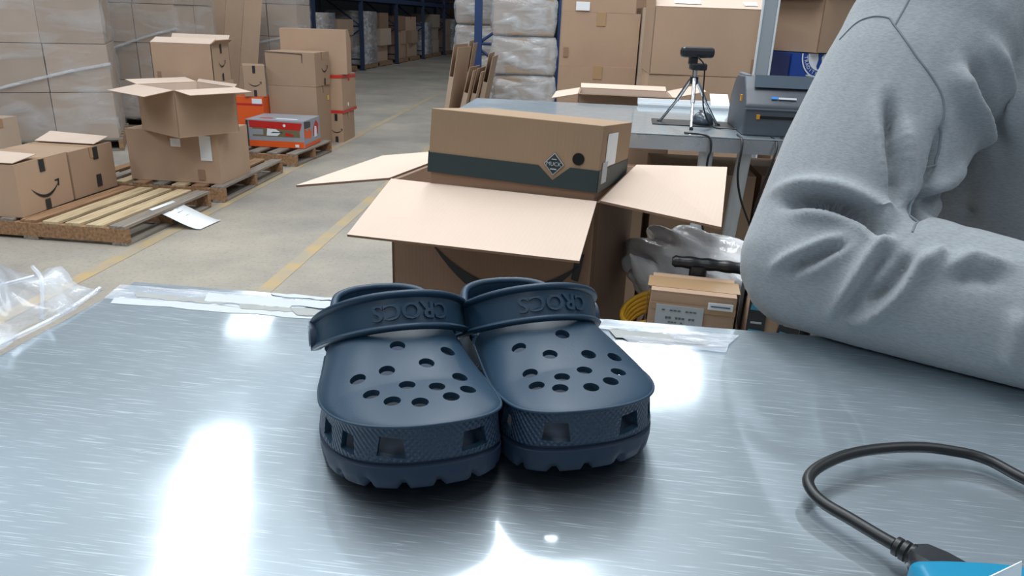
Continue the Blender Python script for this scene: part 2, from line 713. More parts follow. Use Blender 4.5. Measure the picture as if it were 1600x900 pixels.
def carton(label, w_, d, h, loc, rot=0.0, mat='kraft', tape='tape_tan', group=None, name='cardboard_box', bulge=.004,
           tape_dir='x', seam=True):
    """closed carton: body, two lid flaps with the seam between them, a tape strip; origin = base centre"""
    o = thing(name, label, 'box', loc, rot, group)
    bm = bmesh.new()
    vs = bx(bm, -w_ / 2, w_ / 2, -d / 2, d / 2, 0, h - .004)
    bmesh.ops.subdivide_edges(bm, edges=list(bm.edges), cuts=3, use_grid_fill=True)
    for v in bm.verts:
        fx, fy, fz = 1 - (2 * v.co.x / w_) ** 2, 1 - (2 * v.co.y / d) ** 2, 1 - (2 * v.co.z / h - 1) ** 2
        v.co.x += (bulge * fy * fz if v.co.x > w_ / 2 - 1e-4 else -bulge * fy * fz if v.co.x < -w_ / 2 + 1e-4 else 0)
        v.co.y += (bulge * fx * fz if v.co.y > d / 2 - 1e-4 else -bulge * fx * fz if v.co.y < -d / 2 + 1e-4 else 0)
    frombm('body', bm, mat, o, angle=40)
    if seam:
        if tape_dir == 'x':
            boxpart('lid_flap', (-w_ / 2, w_ / 2, -d / 2, -.0015, h - .004, h), mat, o)
            boxpart('lid_flap', (-w_ / 2, w_ / 2, .0015, d / 2, h - .004, h), mat, o)
        else:
            boxpart('lid_flap', (-w_ / 2, -.0015, -d / 2, d / 2, h - .004, h), mat, o)
            boxpart('lid_flap', (.0015, w_ / 2, -d / 2, d / 2, h - .004, h), mat, o)
    if tape:
        bm = bmesh.new()
        e, t = .0012 + bulge, .025
        if tape_dir == 'x':
            bx(bm, -w_ / 2 - e, w_ / 2 + e, -t, t, h, h + .0006)
            bx(bm, -w_ / 2 - e - .0006, -w_ / 2 - e, -t, t, h - .07, h + .0006)
            bx(bm, w_ / 2 + e, w_ / 2 + e + .0006, -t, t, h - .07, h + .0006)
        else:
            bx(bm, -t, t, -d / 2 - e, d / 2 + e, h, h + .0006)
            bx(bm, -t, t, -d / 2 - e - .0006, -d / 2 - e, h - .07, h + .0006)
            bx(bm, -t, t, d / 2 + e, d / 2 + e + .0006, h - .07, h + .0006)
        frombm('tape', bm, tape, o)
    return o


def panel(name, a, b, c, d_, th, mat, parent, inner=None):
    """a flat board through four corner points, th thick"""
    P = [Vector(p) for p in (a, b, c, d_)]
    n = (P[1] - P[0]).cross(P[3] - P[0]).normalized() * th
    vs = P + [p + n for p in P]
    o = mk(name, vs, [(4, 5, 6), (4, 6, 7), (2, 1, 0), (3, 2, 0), (0, 1, 5, 4), (1, 2, 6, 5), (2, 3, 7, 6), (3, 0, 4, 7)], mat, parent)
    if inner:
        o.data.materials.append(MATS[inner])
        o.data.polygons[0].material_index = 1
        o.data.polygons[1].material_index = 1
    return o


def open_carton(label, w_, d, h, loc, rot, flaps, mat='kraft', name='open_cardboard_box', group=None, inner='kraft_inner'):
    """open carton of four walls and a bottom; flaps = {side: (outward, drop, shift)} in metres"""
    o = thing(name, label, 'box', loc, rot, group)
    t = .004
    x, y = w_ / 2, d / 2
    boxpart('bottom', (-x, x, -y, y, 0, t), mat, o)
    for s, q in (('front', ((-x, -y), (x, -y))), ('right', ((x, -y), (x, y))), ('back', ((x, y), (-x, y))), ('left', ((-x, y), (-x, -y)))):
        (ax, ay), (bx_, by) = q
        panel('wall', (bx_, by, t), (ax, ay, t), (ax, ay, h), (bx_, by, h), t, mat, o, inner)
        if s in flaps:
            out, drop, sp = flaps[s]
            tx, ty = (bx_ - ax) / math.hypot(bx_ - ax, by - ay), (by - ay) / math.hypot(bx_ - ax, by - ay)
            nx, ny = ty, -tx
            a = (ax + .003 * tx, ay + .003 * ty, h)
            b = (bx_ - .003 * tx, by - .003 * ty, h)
            c = (bx_ + nx * out + tx * sp, by + ny * out + ty * sp, h - drop)
            e = (ax + nx * out - tx * sp, ay + ny * out - ty * sp, h - drop)
            P = [Vector(v) for v in (b, a, e, c)]
            nn = (P[1] - P[0]).cross(P[3] - P[0])
            if nn.z < 0:
                P = [P[1], P[0], P[3], P[2]]
            panel('flap', *P, .0035, mat, o, inner)
    return o


# ------------------------------------------------------------------ the setting
def struct(o):
    o['kind'] = 'structure'
    return o


floor = struct(mk('floor', [(-16, -8, 0), (10, -8, 0), (10, 36, 0), (-16, 36, 0)], [(0, 1, 2, 3)], 'concrete'))
ceil = struct(mk('ceiling', [(-16, -8, 6), (-16, 36, 6), (10, 36, 6), (10, -8, 6)], [(0, 1, 2, 3)], 'ceiling_paint'))
bm = bmesh.new()
bx(bm, -16, 10, 35, 35.2, 0, 6)
struct(frombm('wall_back', bm, 'wall_dark'))
bm = bmesh.new()
bx(bm, -16.2, -16, -8, 36, 0, 6)
struct(frombm('wall_left', bm, 'wall_dark'))
bm = bmesh.new()
bx(bm, 2.45, 10.0, 8.8, 8.95, 0, 5.98)
struct(frombm('wall_right', bm, 'wall_paint'))
# worn lane lines painted on the floor
for x0, y0, x1, y1 in ((-2.31, 1.6, -1.42, 13.5), (-1.30, 2.2, -.66, 11.2)):
    L = math.hypot(x1 - x0, y1 - y0)
    ln = mk('lane_line', [(-.04, 0, .0015), (.04, 0, .0015), (.04, L, .0015), (-.04, L, .0015)], [(0, 1, 2, 3)], 'worn_yellow', floor)
    ln.location = (x0, y0, 0)
    ln.rotation_euler = (0, 0, -math.atan2(x1 - x0, y1 - y0))

# ------------------------------------------------------------------ steel bench in front
def bench(name, label, cx, cy, rot, x0, x1, y0, y1, legs, legmat='grey_post'):
    """bench top spans x0..x1, y0..y1 in its own frame; z = TZ"""
    o = thing(name, label, 'table', (cx, cy, 0), rot)
    bm = bmesh.new()
    bx(bm, x0, x1, y0, y1, TZ - .004, TZ)
    bmesh.ops.bevel(bm, geom=list(bm.edges), offset=.0015, segments=2, profile=.5, affect='EDGES')
    frombm('table_top', bm, 'steel_top', o)
    for nm, dm in (('apron', (x0 + .001, x1 - .001, y0 + .001, y0 + .0025, TZ - .042, TZ - .004)),
                   ('apron', (x0 + .001, x1 - .001, y1 - .0025, y1 - .001, TZ - .042, TZ - .004)),
                   ('apron', (x0 + .001, x0 + .0025, y0 + .0025, y1 - .0025, TZ - .042, TZ - .004)),
                   ('apron', (x1 - .0025, x1 - .001, y0 + .0025, y1 - .0025, TZ - .042, TZ - .004))):
        boxpart(nm, dm, 'steel_side', o)
    for lx, ly in legs:
        tube('leg', [(lx, ly, .03), (lx, ly, TZ - .004)], .02, legmat, o, 14)
        tube('foot', [(lx, ly, 0), (lx, ly, .03)], .026, 'black_plastic', o, 14)
    return o


near = bench('steel_bench', 'scratched stainless steel bench top in front carrying the navy clogs', -.407, .738, -6.4,
             0, 1.75, -.80, 0, [(.06, -.06), (.06, -.74), (1.69, -.06), (1.69, -.74)])
boxpart('lower_shelf', (.05, 1.70, -.75, -.05, .20, .215), 'steel_side', near)


def tape_patch(x0, x1, y0, y1, seed, mat, z):
    """strip of packing tape with torn ends, stuck to the bench top"""
    rnd = random.Random(seed)
    n = 14
    top, bot = [], []
    for i in range(n + 1):
        t = i / n
        x = x0 + (x1 - x0) * t
        top.append((x, y1 + rnd.uniform(-.0025, .001), TZ + z))
        bot.append((x, y0 + rnd.uniform(-.001, .003), TZ + z))
    top[0] = (x0 - rnd.uniform(0, .012), top[0][1], TZ + z)
    top[-1] = (x1 + rnd.uniform(0, .014), top[-1][1], TZ + z)
    vs = bot + top + [(p[0], p[1], p[2] - .00025) for p in bot + top]
    m = n + 1
    fs = []
    for i in range(n):
        fs += [(i, i + 1, m + i + 1, m + i), (2 * m + i + 1, 2 * m + i, 3 * m + i, 3 * m + i + 1),
               (i + 1, i, 2 * m + i, 2 * m + i + 1), (m + i, m + i + 1, 3 * m + i + 1, 3 * m + i)]
    return mk('tape_strip', vs, fs, mat, near)


plain('tape_white', srgb(186, 192, 194), .45, noise=.08, nscale=40)
plain('tape_residue', srgb(150, 152, 150), .6, noise=.15, nscale=60)
for k, (a, b, c, d, m_) in enumerate((
        (-.0, .20, -.052, -.010, 'clear_tape'), (.015, .30, -.062, -.046, 'tape_white'), (.03, .12, -.044, -.030, 'tape_residue'),
        (.10, .19, -.040, -.016, 'tape_white'), (.145, .235, -.050, -.037, 'tape_residue'), (.16, .255, -.012, -.002, 'tape_white'),
        (.19, .33, -.034, -.014, 'tape_white'), (.205, .34, -.056, -.042, 'tape_residue'), (.27, .45, -.026, -.003, 'tape_white'),
        (.30, .46, -.048, -.030, 'clear_tape'), (.515, .60, -.050, -.028, 'tape_residue'), (.53, .615, -.062, -.040, 'clear_tape'),
        (.50, .56, -.030, -.006, 'clear_tape'), (.57, .62, -.044, -.018, 'clear_tape'))):
    tape_patch(a, b, c, d, k + 3, m_, .0003 + .00012 * k)

# ------------------------------------------------------------------ clear film hanging over the left edge of the bench
def film_scrap():
    o = thing('plastic_film', 'crumpled clear plastic film hanging over the left edge of the near bench', 'film', (-.445, .60, TZ), -6.4)
    rnd = random.Random(11)
    n, m = 22, 12
    vs, fs = [], []
    for i in range(n + 1):
        for j in range(m + 1):
            u, v = i / n, j / m
            y = -.16 + .26 * u
            x = .016 - .14 * v
            z = .004 + .030 * math.sin(PI * v) * (0.5 + .5 * math.sin(7 * u + 2)) - .05 * v * v
            z += .012 * math.sin(23 * u + 9 * v) * v + .008 * math.sin(41 * u - 17 * v) * v
            z += .045 * math.exp(-((u - .72) / .10) ** 2 - ((v - .55) / .22) ** 2)
            x += .008 * math.sin(19 * u + 5 * v)
            vs.append((x, y + .012 * math.sin(11 * v + 3 * u), z))
    for i in range(n):
        for j in range(m):
            a = i * (m + 1) + j
            fs.append((a, a + 1, a + m + 2, a + m + 1))
    s = mk('sheet', vs, fs, 'film_clear', o, smooth=True)
    md = s.modifiers.new('thickness', 'SOLIDIFY')
    md.thickness = .0004
    e = mk('folded_edge', [], [], 'film_milky', o)
    bm = bmesh.new()
    tube_bm(bm, smooth_path([(.017, -.17, .003), (.014, -.06, .004), (.018, .03, .004), (.012, .10, .006)], 6), .0025, 6)
    tube_bm(bm, smooth_path([(-.05, -.16, .03), (-.035, -.02, .035), (-.02, .055, .032)], 6), .002, 6)
    tube_bm(bm, smooth_path([(.010, .02, .004), (-.008, .050, .030), (-.028, .065, .038)], 6), .002, 6)
    bm.to_mesh(e.data)
    bm.free()
    return o


film_scrap()

# ------------------------------------------------------------------ foam clogs
# plan outline of the clog seen on the right (inner side at -x, toe at y = 0, heel at y = LEN)
LEN = .256
IN = [(-.010, 0), (-.032, .005), (-.0455, .018), (-.0505, .040), (-.0515, .070), (-.0495, .105), (-.0475, .145), (-.047, .185),
      (-.047, .212), (-.041, .236), (-.022, .2515)]
OUT = [(.016, .002), (.038, .013), (.053, .032), (.061, .058), (.0615, .085), (.057, .115), (.052, .150), (.049, .185), (.048, .212),
       (.043, .236), (.024, .2515)]
Y1, Y2 = .052, .205       # ends of the spine
YO = .142                 # throat of the vamp


def outline(mir):
    pts = [Vector((p[0], p[1], 0)) for p in (IN[::-1] + OUT)]        # heel-inner .. toe .. heel-outer
    loop = [Vector((.001, LEN, 0))] + pts + [Vector((.001, LEN, 0))]
    P = smooth_path(loop, 24)

    def cross(seg, y):
        for a, b in zip(seg[:-1], seg[1:]):
            if (a.y - y) * (b.y - y) <= 0 and abs(a.y - b.y) > 1e-9:
                return a.lerp(b, (y - a.y) / (b.y - a.y)).x
    toe = min(range(len(P)), key=lambda i: P[i].y)
    L, Rr = P[:toe + 1], P[toe:]
    ys = [Y2 + (Y1 - Y2) * i / 44 for i in range(45)]                # heel to toe
    left = [Vector((cross(L, y), y, 0)) for y in ys]
    right = [Vector((cross(Rr, y), y, 0)) for y in ys]
    cx = [(a.x + b.x) / 2 for a, b in zip(left, right)]

    def arc(seg, n):
        d = [0]
        for a, b in zip(seg[:-1], seg[1:]):
            d.append(d[-1] + (b - a).length)
        out = []
        for k in range(1, n):
            t = d[-1] * k / n
            j = max(i for i in range(len(d)) if d[i] <= t)
            j = min(j, len(seg) - 2)
            out.append(seg[j].lerp(seg[j + 1], (t - d[j]) / max(1e-9, d[j + 1] - d[j])))
        return out
    toefan = arc([left[-1]] + [p for p in P if p.y < Y1] + [right[-1]], 60)
    hi = [p for p in Rr if p.y > Y2] + [p for p in L if p.y > Y2]
    heelfan = arc([right[0]] + hi + [left[0]], 44)
    ring, sp = [], []
    for p, c, y in zip(left, cx, ys):
        ring.append(p)
        sp.append(Vector((c, y, 0)))
    for p in toefan:
        ring.append(p)
        sp.append(Vector((cx[-1], Y1, 0)))
    for p, c, y in list(zip(right, cx, ys))[::-1]:
        ring.append(p)
        sp.append(Vector((c, y, 0)))
    for p in heelfan:
        ring.append(p)
        sp.append(Vector((cx[0], Y2, 0)))
    if mir:
        for p in ring + sp:
            p.x = -p.x
    return ring, sp


def sstep(a, b, x):
    t = max(0, min(1, (x - a) / (b - a)))
    return t * t * (3 - 2 * t)


def spring(y):
    t = max(0, (.10 - y) / .10)
    h = max(0, (y - .22) / .04)
    return .013 * t * t + .003 * h * h


def crease(y):
    return .044 - .003 * sstep(.02, .12, y) + .004 * sstep(.12, .20, y) + .005 * sstep(.18, .25, y)


def ztop(y):
    return .0585 + .0150 * sstep(.03, .14, y)


def make_clog(label, loc, rot, mir):
    o = thing('foam_clog', label, 'clog', loc, rot, 'pair of navy clogs')
    ring, sp = outline(mir)
    n = len(ring)
    inward = [(s - p).normalized() for p, s in zip(ring, sp)]
    arcl = [0]
    for i in range(n):
        arcl.append(arcl[-1] + (ring[(i + 1) % n] - ring[i]).length)
    # ---- sole: tread edge with notches, grooved side, footbed
    bm = bmesh.new()
    rows = []
    prof = [(.012, .002, 0), (.0035, 0, 1), (.0005, .0035, 1), (-.0005, .010, 0), (-.0005, .0165, 0), (.0022, .0180, 0),
            (.0022, .0195, 0), (0, .0210, 0), (.006, .0215, 0)]
    for ins, z, tread in prof:
        row = []
        for i in range(n):
            p = ring[i] + inward[i] * ins
            zz = z + spring(ring[i].y)
            if tread and (i % 8) in (0, 1):
                zz += .0026
                p = p + inward[i] * .002
            row.append(bm.verts.new((p.x, p.y, zz)))
        rows.append(row)
    for a, b in zip(rows[:-1], rows[1:]):
        for i in range(n):
            bm.faces.new((a[i], a[(i + 1) % n], b[(i + 1) % n], b[i]))
    for row, flip in ((rows[0], True), (rows[-1], False)):
        inner = []
        for i in range(n):
            s = sp[i]
            key = (round(s.x, 6), round(s.y, 6))
            inner.append(key)
        cache = {}
        for i in range(n):
            if inner[i] not in cache:
                cache[inner[i]] = bm.verts.new((sp[i].x, sp[i].y, row[i].co.z if False else (.0 if flip else .019) + spring(sp[i].y)))
        for i in range(n):
            j = (i + 1) % n
            q = [row[i], row[j], cache[inner[j]], cache[inner[i]]]
            u = []
            for v in q:
                if v not in u:
                    u.append(v)
            try:
                bm.faces.new(u)
            except ValueError:
                pass
    frombm('sole', bm, 'navy_sole', o, angle=38)
    # ---- upper: wall band all round and the vamp dome over the toes
    verts, faces, fm, uvs = [], [], [], []
    wrow = []
    W = [(.0, 0.0), (.001, .25), (.0015, .5), (.002, .75), (.0018, .93), (.0004, 1.0)]
    for ins, t in W:
        row = []
        for i in range(n):
            y = ring[i].y
            z0, z1 = .0205 + spring(y), crease(y) + spring(y)
            if y > YO + .002:
                z1 = crease(y) + .0035 * sstep(YO, YO + .03, y)
            lean = .006 * t * sstep(.16, .24, y)
            p = ring[i] + inward[i] * (ins + lean)
            row.append(len(verts))
            verts.append((p.x, p.y, z0 + (z1 - z0) * t))
            uvs.append((arcl[i], (z0 + (z1 - z0) * t)))
        wrow.append(row)
    for a, b in zip(wrow[:-1], wrow[1:]):
        for i in range(n):
            j = (i + 1) % n
            faces.append((a[i], a[j], b[j], b[i]))
            fm.append(1 if ring[i].y < YO - .01 else 0)
    front = [i for i in range(n) if ring[i].y <= YO + 1e-6]           # contiguous run around the toe
    ND = 18
    drow = [[wrow[-1][i] for i in front]]
    spine = {}
    for r in range(1, ND + 1):
        rho = math.cos(.5 * PI * r / ND) if r < ND else 0.0
        row = []
        for i in front:
            y = ring[i].y
            s = sp[i]
            p = s + (ring[i] - s) * rho * (.985 - .03 * (1 - rho))
            dip = .010 * (1 - rho ** 2) * sstep(.085, YO, s.y)
            zc = crease(y) + spring(y)
            zt = ztop(s.y)
            q = (1 - rho ** 2.5) ** .62
            z = zc + (zt - zc) * q
            if r == ND:
                key = (round(s.x, 6), round(s.y, 6))
                if key not in spine:
                    spine[key] = len(verts)
                    verts.append((p.x, p.y - dip, zt))
                    uvs.append((0, 0))
                row.append(spine[key])
            else:
                row.append(len(verts))
                verts.append((p.x, p.y - dip, z))
                uvs.append((0, 0))
        drow.append(row)
    for a, b in zip(drow[:-1], drow[1:]):
        for k in range(len(front) - 1):
            q = []
            for v in (a[k], a[k + 1], b[k + 1], b[k]):
                if v not in q:
                    q.append(v)
            if len(q) > 2:
                faces.append(tuple(q))
                fm.append(0)
    me = bpy.data.meshes.new('upper')
    me.from_pydata(verts, [], faces)
    uvl = me.uv_layers.new(name='band')
    for pl in me.polygons:
        pl.material_index = fm[pl.index]
        for li in pl.loop_indices:
            uvl.data[li].uv = uvs[me.loops[li].vertex_index]
    me.materials.append(MATS['navy_foam'])
    me.materials.append(MATS['navy_band'])
    bm = bmesh.new()
    bm.from_mesh(me)
    bmesh.ops.recalc_face_normals(bm, faces=bm.faces)
    zs = [f for f in bm.faces if f.calc_center_median().z > .06]
    if zs and sum(f.normal.z for f in zs) < 0:
        bmesh.ops.reverse_faces(bm, faces=bm.faces)
    bm.to_mesh(me)
    bvh = BVHTree.FromBMesh(bm)
    bm.free()
    up = link(bpy.data.objects.new('upper', me), o)
    sd = up.modifiers.new('solid', 'SOLIDIFY')
    sd.thickness = .0042
    sd.offset = -1
    sd.use_even_offset = False
    # cutters: round vents in the vamp, square vents in the band
    cb = bmesh.new()
    sg = -1 if mir else 1
    for hx, hy in HOLES:
        hit, nor, idx, dist = bvh.ray_cast(Vector((sg * hx, hy, .2)), Vector((0, 0, -1)))
        if hit is None:
            continue
        nor = nor if nor.z > 0 else -nor
        nor = (nor + Vector((0, 0, .6))).normalized()
        q = nor.to_track_quat('Z', 'Y').to_matrix().to_4x4()
        bmesh.ops.create_cone(cb, cap_ends=True, segments=20, radius1=.0052, radius2=.0054, depth=.018,
                              matrix=Matrix.Translation(hit) @ q)
    cb2 = bmesh.new()
    for ax, ay, wd in VENTS:
        ax *= sg
        j = min(range(n), key=lambda i: (ring[i] - Vector((ax, ay, 0))).length)
        outw = -inward[j]
        tn = (ring[(j + 1) % n] - ring[j - 1]).normalized()
        outw = Vector((tn.y, -tn.x, 0))
        if outw.dot(inward[j]) > 0:
            outw = -outw
        y = ring[j].y
        z0 = .0235 + spring(y)
        z1 = z0 + .0125
        m4 = Matrix((( tn.x, outw.x, 0, ring[j].x), (tn.y, outw.y, 0, ring[j].y), (0, 0, 1, 0), (0, 0, 0, 1)))
        vs = bx(cb2, -wd / 2, wd / 2, -.012, .012, z0, z1, mtx=m4)
        for v, s_ in zip(vs, (0, 0, 0, 0, 1, 1, 1, 1)):
            if s_:
                mid = m4 @ Vector((0, 0, 0))
                d_ = Vector((v.co.x - mid.x, v.co.y - mid.y, 0))
                v.co -= tn * d_.dot(tn) * .22
    cutters = []
    for q in (cb, cb2):
        bmesh.ops.recalc_face_normals(q, faces=q.faces)
        cme = bpy.data.meshes.new('cutter')
        q.to_mesh(cme)
        q.free()
        co = link(bpy.data.objects.new('cutter', cme), o)
        cutters.append(co)
        bo = up.modifiers.new('vents', 'BOOLEAN')
        bo.object = co
        bo.operation = 'DIFFERENCE'
        bo.solver = 'EXACT'
        bo.use_self = True
    dg = bpy.context.evaluated_depsgraph_get()
    res = bpy.data.meshes.new_from_object(up.evaluated_get(dg), preserve_all_data_layers=True, depsgraph=dg)
    up.modifiers.clear()
    up.data = res
    for co in cutters:
        bpy.data.objects.remove(co)
    res.shade_smooth()
    res.set_sharp_from_angle(angle=R(42))
    # ---- rolled lip of the opening (runs round the heel) and crease bead along the toe
    bm = bmesh.new()
    lip = [Vector(verts[wrow[-1][i]]) + inward[i] * .0021 for i in range(n) if ring[i].y > YO + .004]
    # order: right side (toe to heel), heel fan, left side
    idx = [i for i in range(n) if ring[i].y > YO + .004]
    split = [k for k in range(1, len(idx)) if idx[k] != idx[k - 1] + 1]
    if split:
        lip = lip[split[0]:] + lip[:split[0]]
    tube_bm(bm, lip, .0034, 8)
    frombm('collar', bm, 'navy_foam', o, smooth=True)
    bm = bmesh.new()
    bead = [Vector(verts[wrow[-1][i]]) for i in front]
    tube_bm(bm, bead, .0011, 6)
    frombm('crease_bead', bm, 'navy_foam', o, smooth=True)
    # ---- strap swung forward over the vamp
    piv_y, piv_z, xw, reach, beta = .168, .046, .0565, .070, R(34)
    X = Vector((1, 0, 0))
    D = Vector((0, -math.cos(beta), math.sin(beta)))
    Wd = Vector((0, math.sin(beta), math.cos(beta)))
    O0 = Vector((0, piv_y, piv_z))

    def spath(a):
        """a from -1 (left) to 1 (right): point and outward normal"""
        def pt(t):
            th = PI / 2 * (1 - t)
            c, s = math.cos(th), math.sin(th)
            x = xw * math.copysign(abs(c) ** .95, c)
            return O0 + X * x + D * (reach * abs(s) ** 1.12)
        p = pt(a)
        e = 1e-3
        t = (pt(min(1, a + e)) - pt(max(-1, a - e))).normalized()
        nn = Wd.cross(t).normalized()
        if nn.dot(p - O0) < 0:
            nn = -nn
        return p, nn
    cs = [(-1, 0), (-1.0, .0030), (-.95, .0052), (-.84, .0060), (-.73, .0050), (-.66, .0022), (.62, .0022), (.70, .0050), (.82, .0060),
          (.94, .0052), (1.0, .0030), (1, 0), (.8, -.0008), (-.8, -.0008)]
    bm = bmesh.new()
    NS = 72
    prev = None
    for k in range(NS + 1):
        a = -1 + 2 * k / NS
        p, nn = spath(a)
        hw = .0120 + .0022 * math.exp(-(a / .75) ** 4)
        if abs(a) > .90:
            hw *= 1.0 - .25 * (abs(a) - .90) / .10
        rec = 1 - sstep(.80, .92, abs(a))
        row = [bm.verts.new(p + Wd * (v * hw) + nn * (z if z >= .004 or z <= .0 else z + (.0042 - z) * (1 - rec))) for v, z in cs]
        if prev:
            m = len(cs)
            for q in range(m):
                bm.faces.new((prev[q], prev[(q + 1) % m], row[(q + 1) % m], row[q]))
        else:
            bm.faces.new(row[::-1])
        prev = row
    bm.faces.new(prev)
    st = frombm('strap', bm, 'navy_foam', o, angle=60)
    tm = text_mesh('CROCS', .0165, .0009, 'embossed_name', .00035)
    xs = [v.co.x for v in tm.vertices]
    span = (max(xs) - min(xs))
    # spread the word over the middle of the strap, upside down as the strap is flipped
    LUT = []
    acc = 0
    pp = None
    for k in range(401):
        a = -1 + 2 * k / 400
        p, _ = spath(a)
        if pp is not None:
            acc += (p - pp).length
        LUT.append((acc, a))
        pp = p
    mid = LUT[-1][0] / 2
    import bisect
    acs = [q[0] for q in LUT]
    off = .0065
    for v in tm.vertices:
        s_ = mid + off + (-v.co.x) * (.054 / span)
        k = min(max(bisect.bisect(acs, s_), 1), 400)
        f = (s_ - acs[k - 1]) / max(1e-9, acs[k] - acs[k - 1])
        a = LUT[k - 1][1] + (LUT[k][1] - LUT[k - 1][1]) * f
        p, nn = spath(a)
        v.co = p + Wd * (-v.co.y) + nn * (.0022 + v.co.z + .0006)
    tm.materials.clear()
    tm.materials.append(MATS['navy_foam'])
    link(bpy.data.objects.new('embossed_name', tm), st)
    # rivets at the pivots
    for s_ in (-1, 1):
        c = O0 + X * s_ * (xw + .0005) + D * .003
        rv = tube('rivet', [c, c + X * s_ * .0055], .0115, 'rivet', o, 24)
        tube('rivet_face', [c + X * s_ * .0050, c + X * s_ * .0066], .0080, 'rivet_face', rv, 24)
    return o


HOLES = []
VENTS = []
# holes given for the clog on the right (inner side at -x)
HOLES += [(-.027, .086), (.007, .091), (-.009, .070), (.018, .066), (.037, .064), (-.028, .054), (.008, .047), (-.010, .041), (.031, .043),
          (-.029, .036), (.020, .030), (-.016, .027), (.004, .024)]
VENTS += [(-.026, .003, .018), (.024, .006, .018), (.050, .026, .013), (-.0505, .036, .016), (.060, .050, .016), (-.0515, .080, .015), (.060, .092, .015)]

make_clog('navy foam clog on the left, its strap flipped forward, nearer the camera', (-.042, .371, TZ), 18, True)
make_clog('navy foam clog on the right, standing slightly behind its mate', (.056, .396, TZ), 16, False)

# ------------------------------------------------------------------ person in the grey sweatshirt
def loft(bm, path, radii, n=24, squash=None):
    """closed rounded tube; radii (a, b) ellipse in the frame given by squash = direction of a"""
    P = [Vector(p) for p in path]
    m = len(P)
    rings = []
    for i in range(m):
        t = (P[min(i + 1, m - 1)] - P[max(i - 1, 0)]).normalized()
        a = Vector(squash) if squash else (Vector((0, 0, 1)) if abs(t.z) < .8 else Vector((1, 0, 0)))
        u = (a - t * a.dot(t)).normalized()
        v = t.cross(u)
        r = radii[i]
        ra, rb = r if isinstance(r, (tuple, list)) else (r, r)
        rings.append((P[i], t, u, v, ra, rb))
    full = []
    p, t, u, v, ra, rb = rings[0]
    for k in (0.15, .45, .75):
        c = math.sqrt(max(0, 1 - (1 - k) ** 2))
        full.append((p - t * min(ra, rb) * (1 - k), u, v, ra * c, rb * c))
    full += [(p, u, v, ra, rb) for p, t, u, v, ra, rb in rings]
    p, t, u, v, ra, rb = rings[-1]
    for k in (.75, .45, .15):
        c = math.sqrt(max(0, 1 - (1 - k) ** 2))
        full.append((p + t * min(ra, rb) * (1 - k), u, v, ra * c, rb * c))
    prev = None
    for p, u, v, ra, rb in full:
        row = [bm.verts.new(p + u * ra * math.cos(2 * PI * k / n) + v * rb * math.sin(2 * PI * k / n)) for k in range(n)]
        if prev:
            for k in range(n):
                bm.faces.new((prev[k], prev[(k + 1) % n], row[(k + 1) % n], row[k]))
        else:
            bm.faces.new(row[::-1])
        prev = row
    bm.faces.new(prev)


def fuse(name, bm, voxel, smooth_it, mat, parent):
    """one continuous skin over all the overlapping pieces"""
    o = frombm(name, bm, mat, parent)
    md = o.modifiers.new('skin', 'REMESH')
    md.mode = 'VOXEL'
    md.voxel_size = voxel
    md.use_smooth_shade = True
    if smooth_it:
        sm = o.modifiers.new('soft', 'SMOOTH')
        sm.factor = .5
        sm.iterations = smooth_it
    dg = bpy.context.evaluated_depsgraph_get()
    me = bpy.data.meshes.new_from_object(o.evaluated_get(dg))
    o.modifiers.clear()
    o.data = me
    me.materials.clear()
    me.materials.append(MATS[mat])
    me.shade_smooth()
    return o


SH = Vector((.443, .830, 1.315))
EL = Vector((.303, .706, 1.079))
WR = Vector((.506, .545, 1.068))


def crease_disp(me, folds):
    """push the cloth in or out along drawn fold lines: (points, amplitude, half width)"""
    segs = []
    for pts, amp, wd in folds:
        P = smooth_path(pts, 5)
        segs.append((P, amp, wd))
    boxes = []
    for P, amp, wd in segs:
        lo = Vector((min(p.x for p in P), min(p.y for p in P), min(p.z for p in P))) - Vector((3 * wd,) * 3)
        hi = Vector((max(p.x for p in P), max(p.y for p in P), max(p.z for p in P))) + Vector((3 * wd,) * 3)
        boxes.append((lo, hi))
    new = []
    for v in me.vertices:
        c = v.co
        d = 0.0
        for (P, amp, wd), (lo, hi) in zip(segs, boxes):
            if not (lo.x < c.x < hi.x and lo.y < c.y < hi.y and lo.z < c.z < hi.z):
                continue
            best, bt = 1e9, 0
            for i in range(len(P) - 1):
                a, b = P[i], P[i + 1]
                ab = b - a
                t = max(0, min(1, (c - a).dot(ab) / ab.length_squared))
                q = (c - a - ab * t).length
                if q < best:
                    best, bt = q, (i + t) / (len(P) - 1)
            if best < 3 * wd:
                taper = min(1, 4.0 * bt + .12, 4.0 * (1 - bt) + .12)
                d += amp * taper * math.exp(-(best / wd) ** 2)
        new.append(c + v.normal * d)
    for v, c in zip(me.vertices, new):
        v.co = c
    me.update()


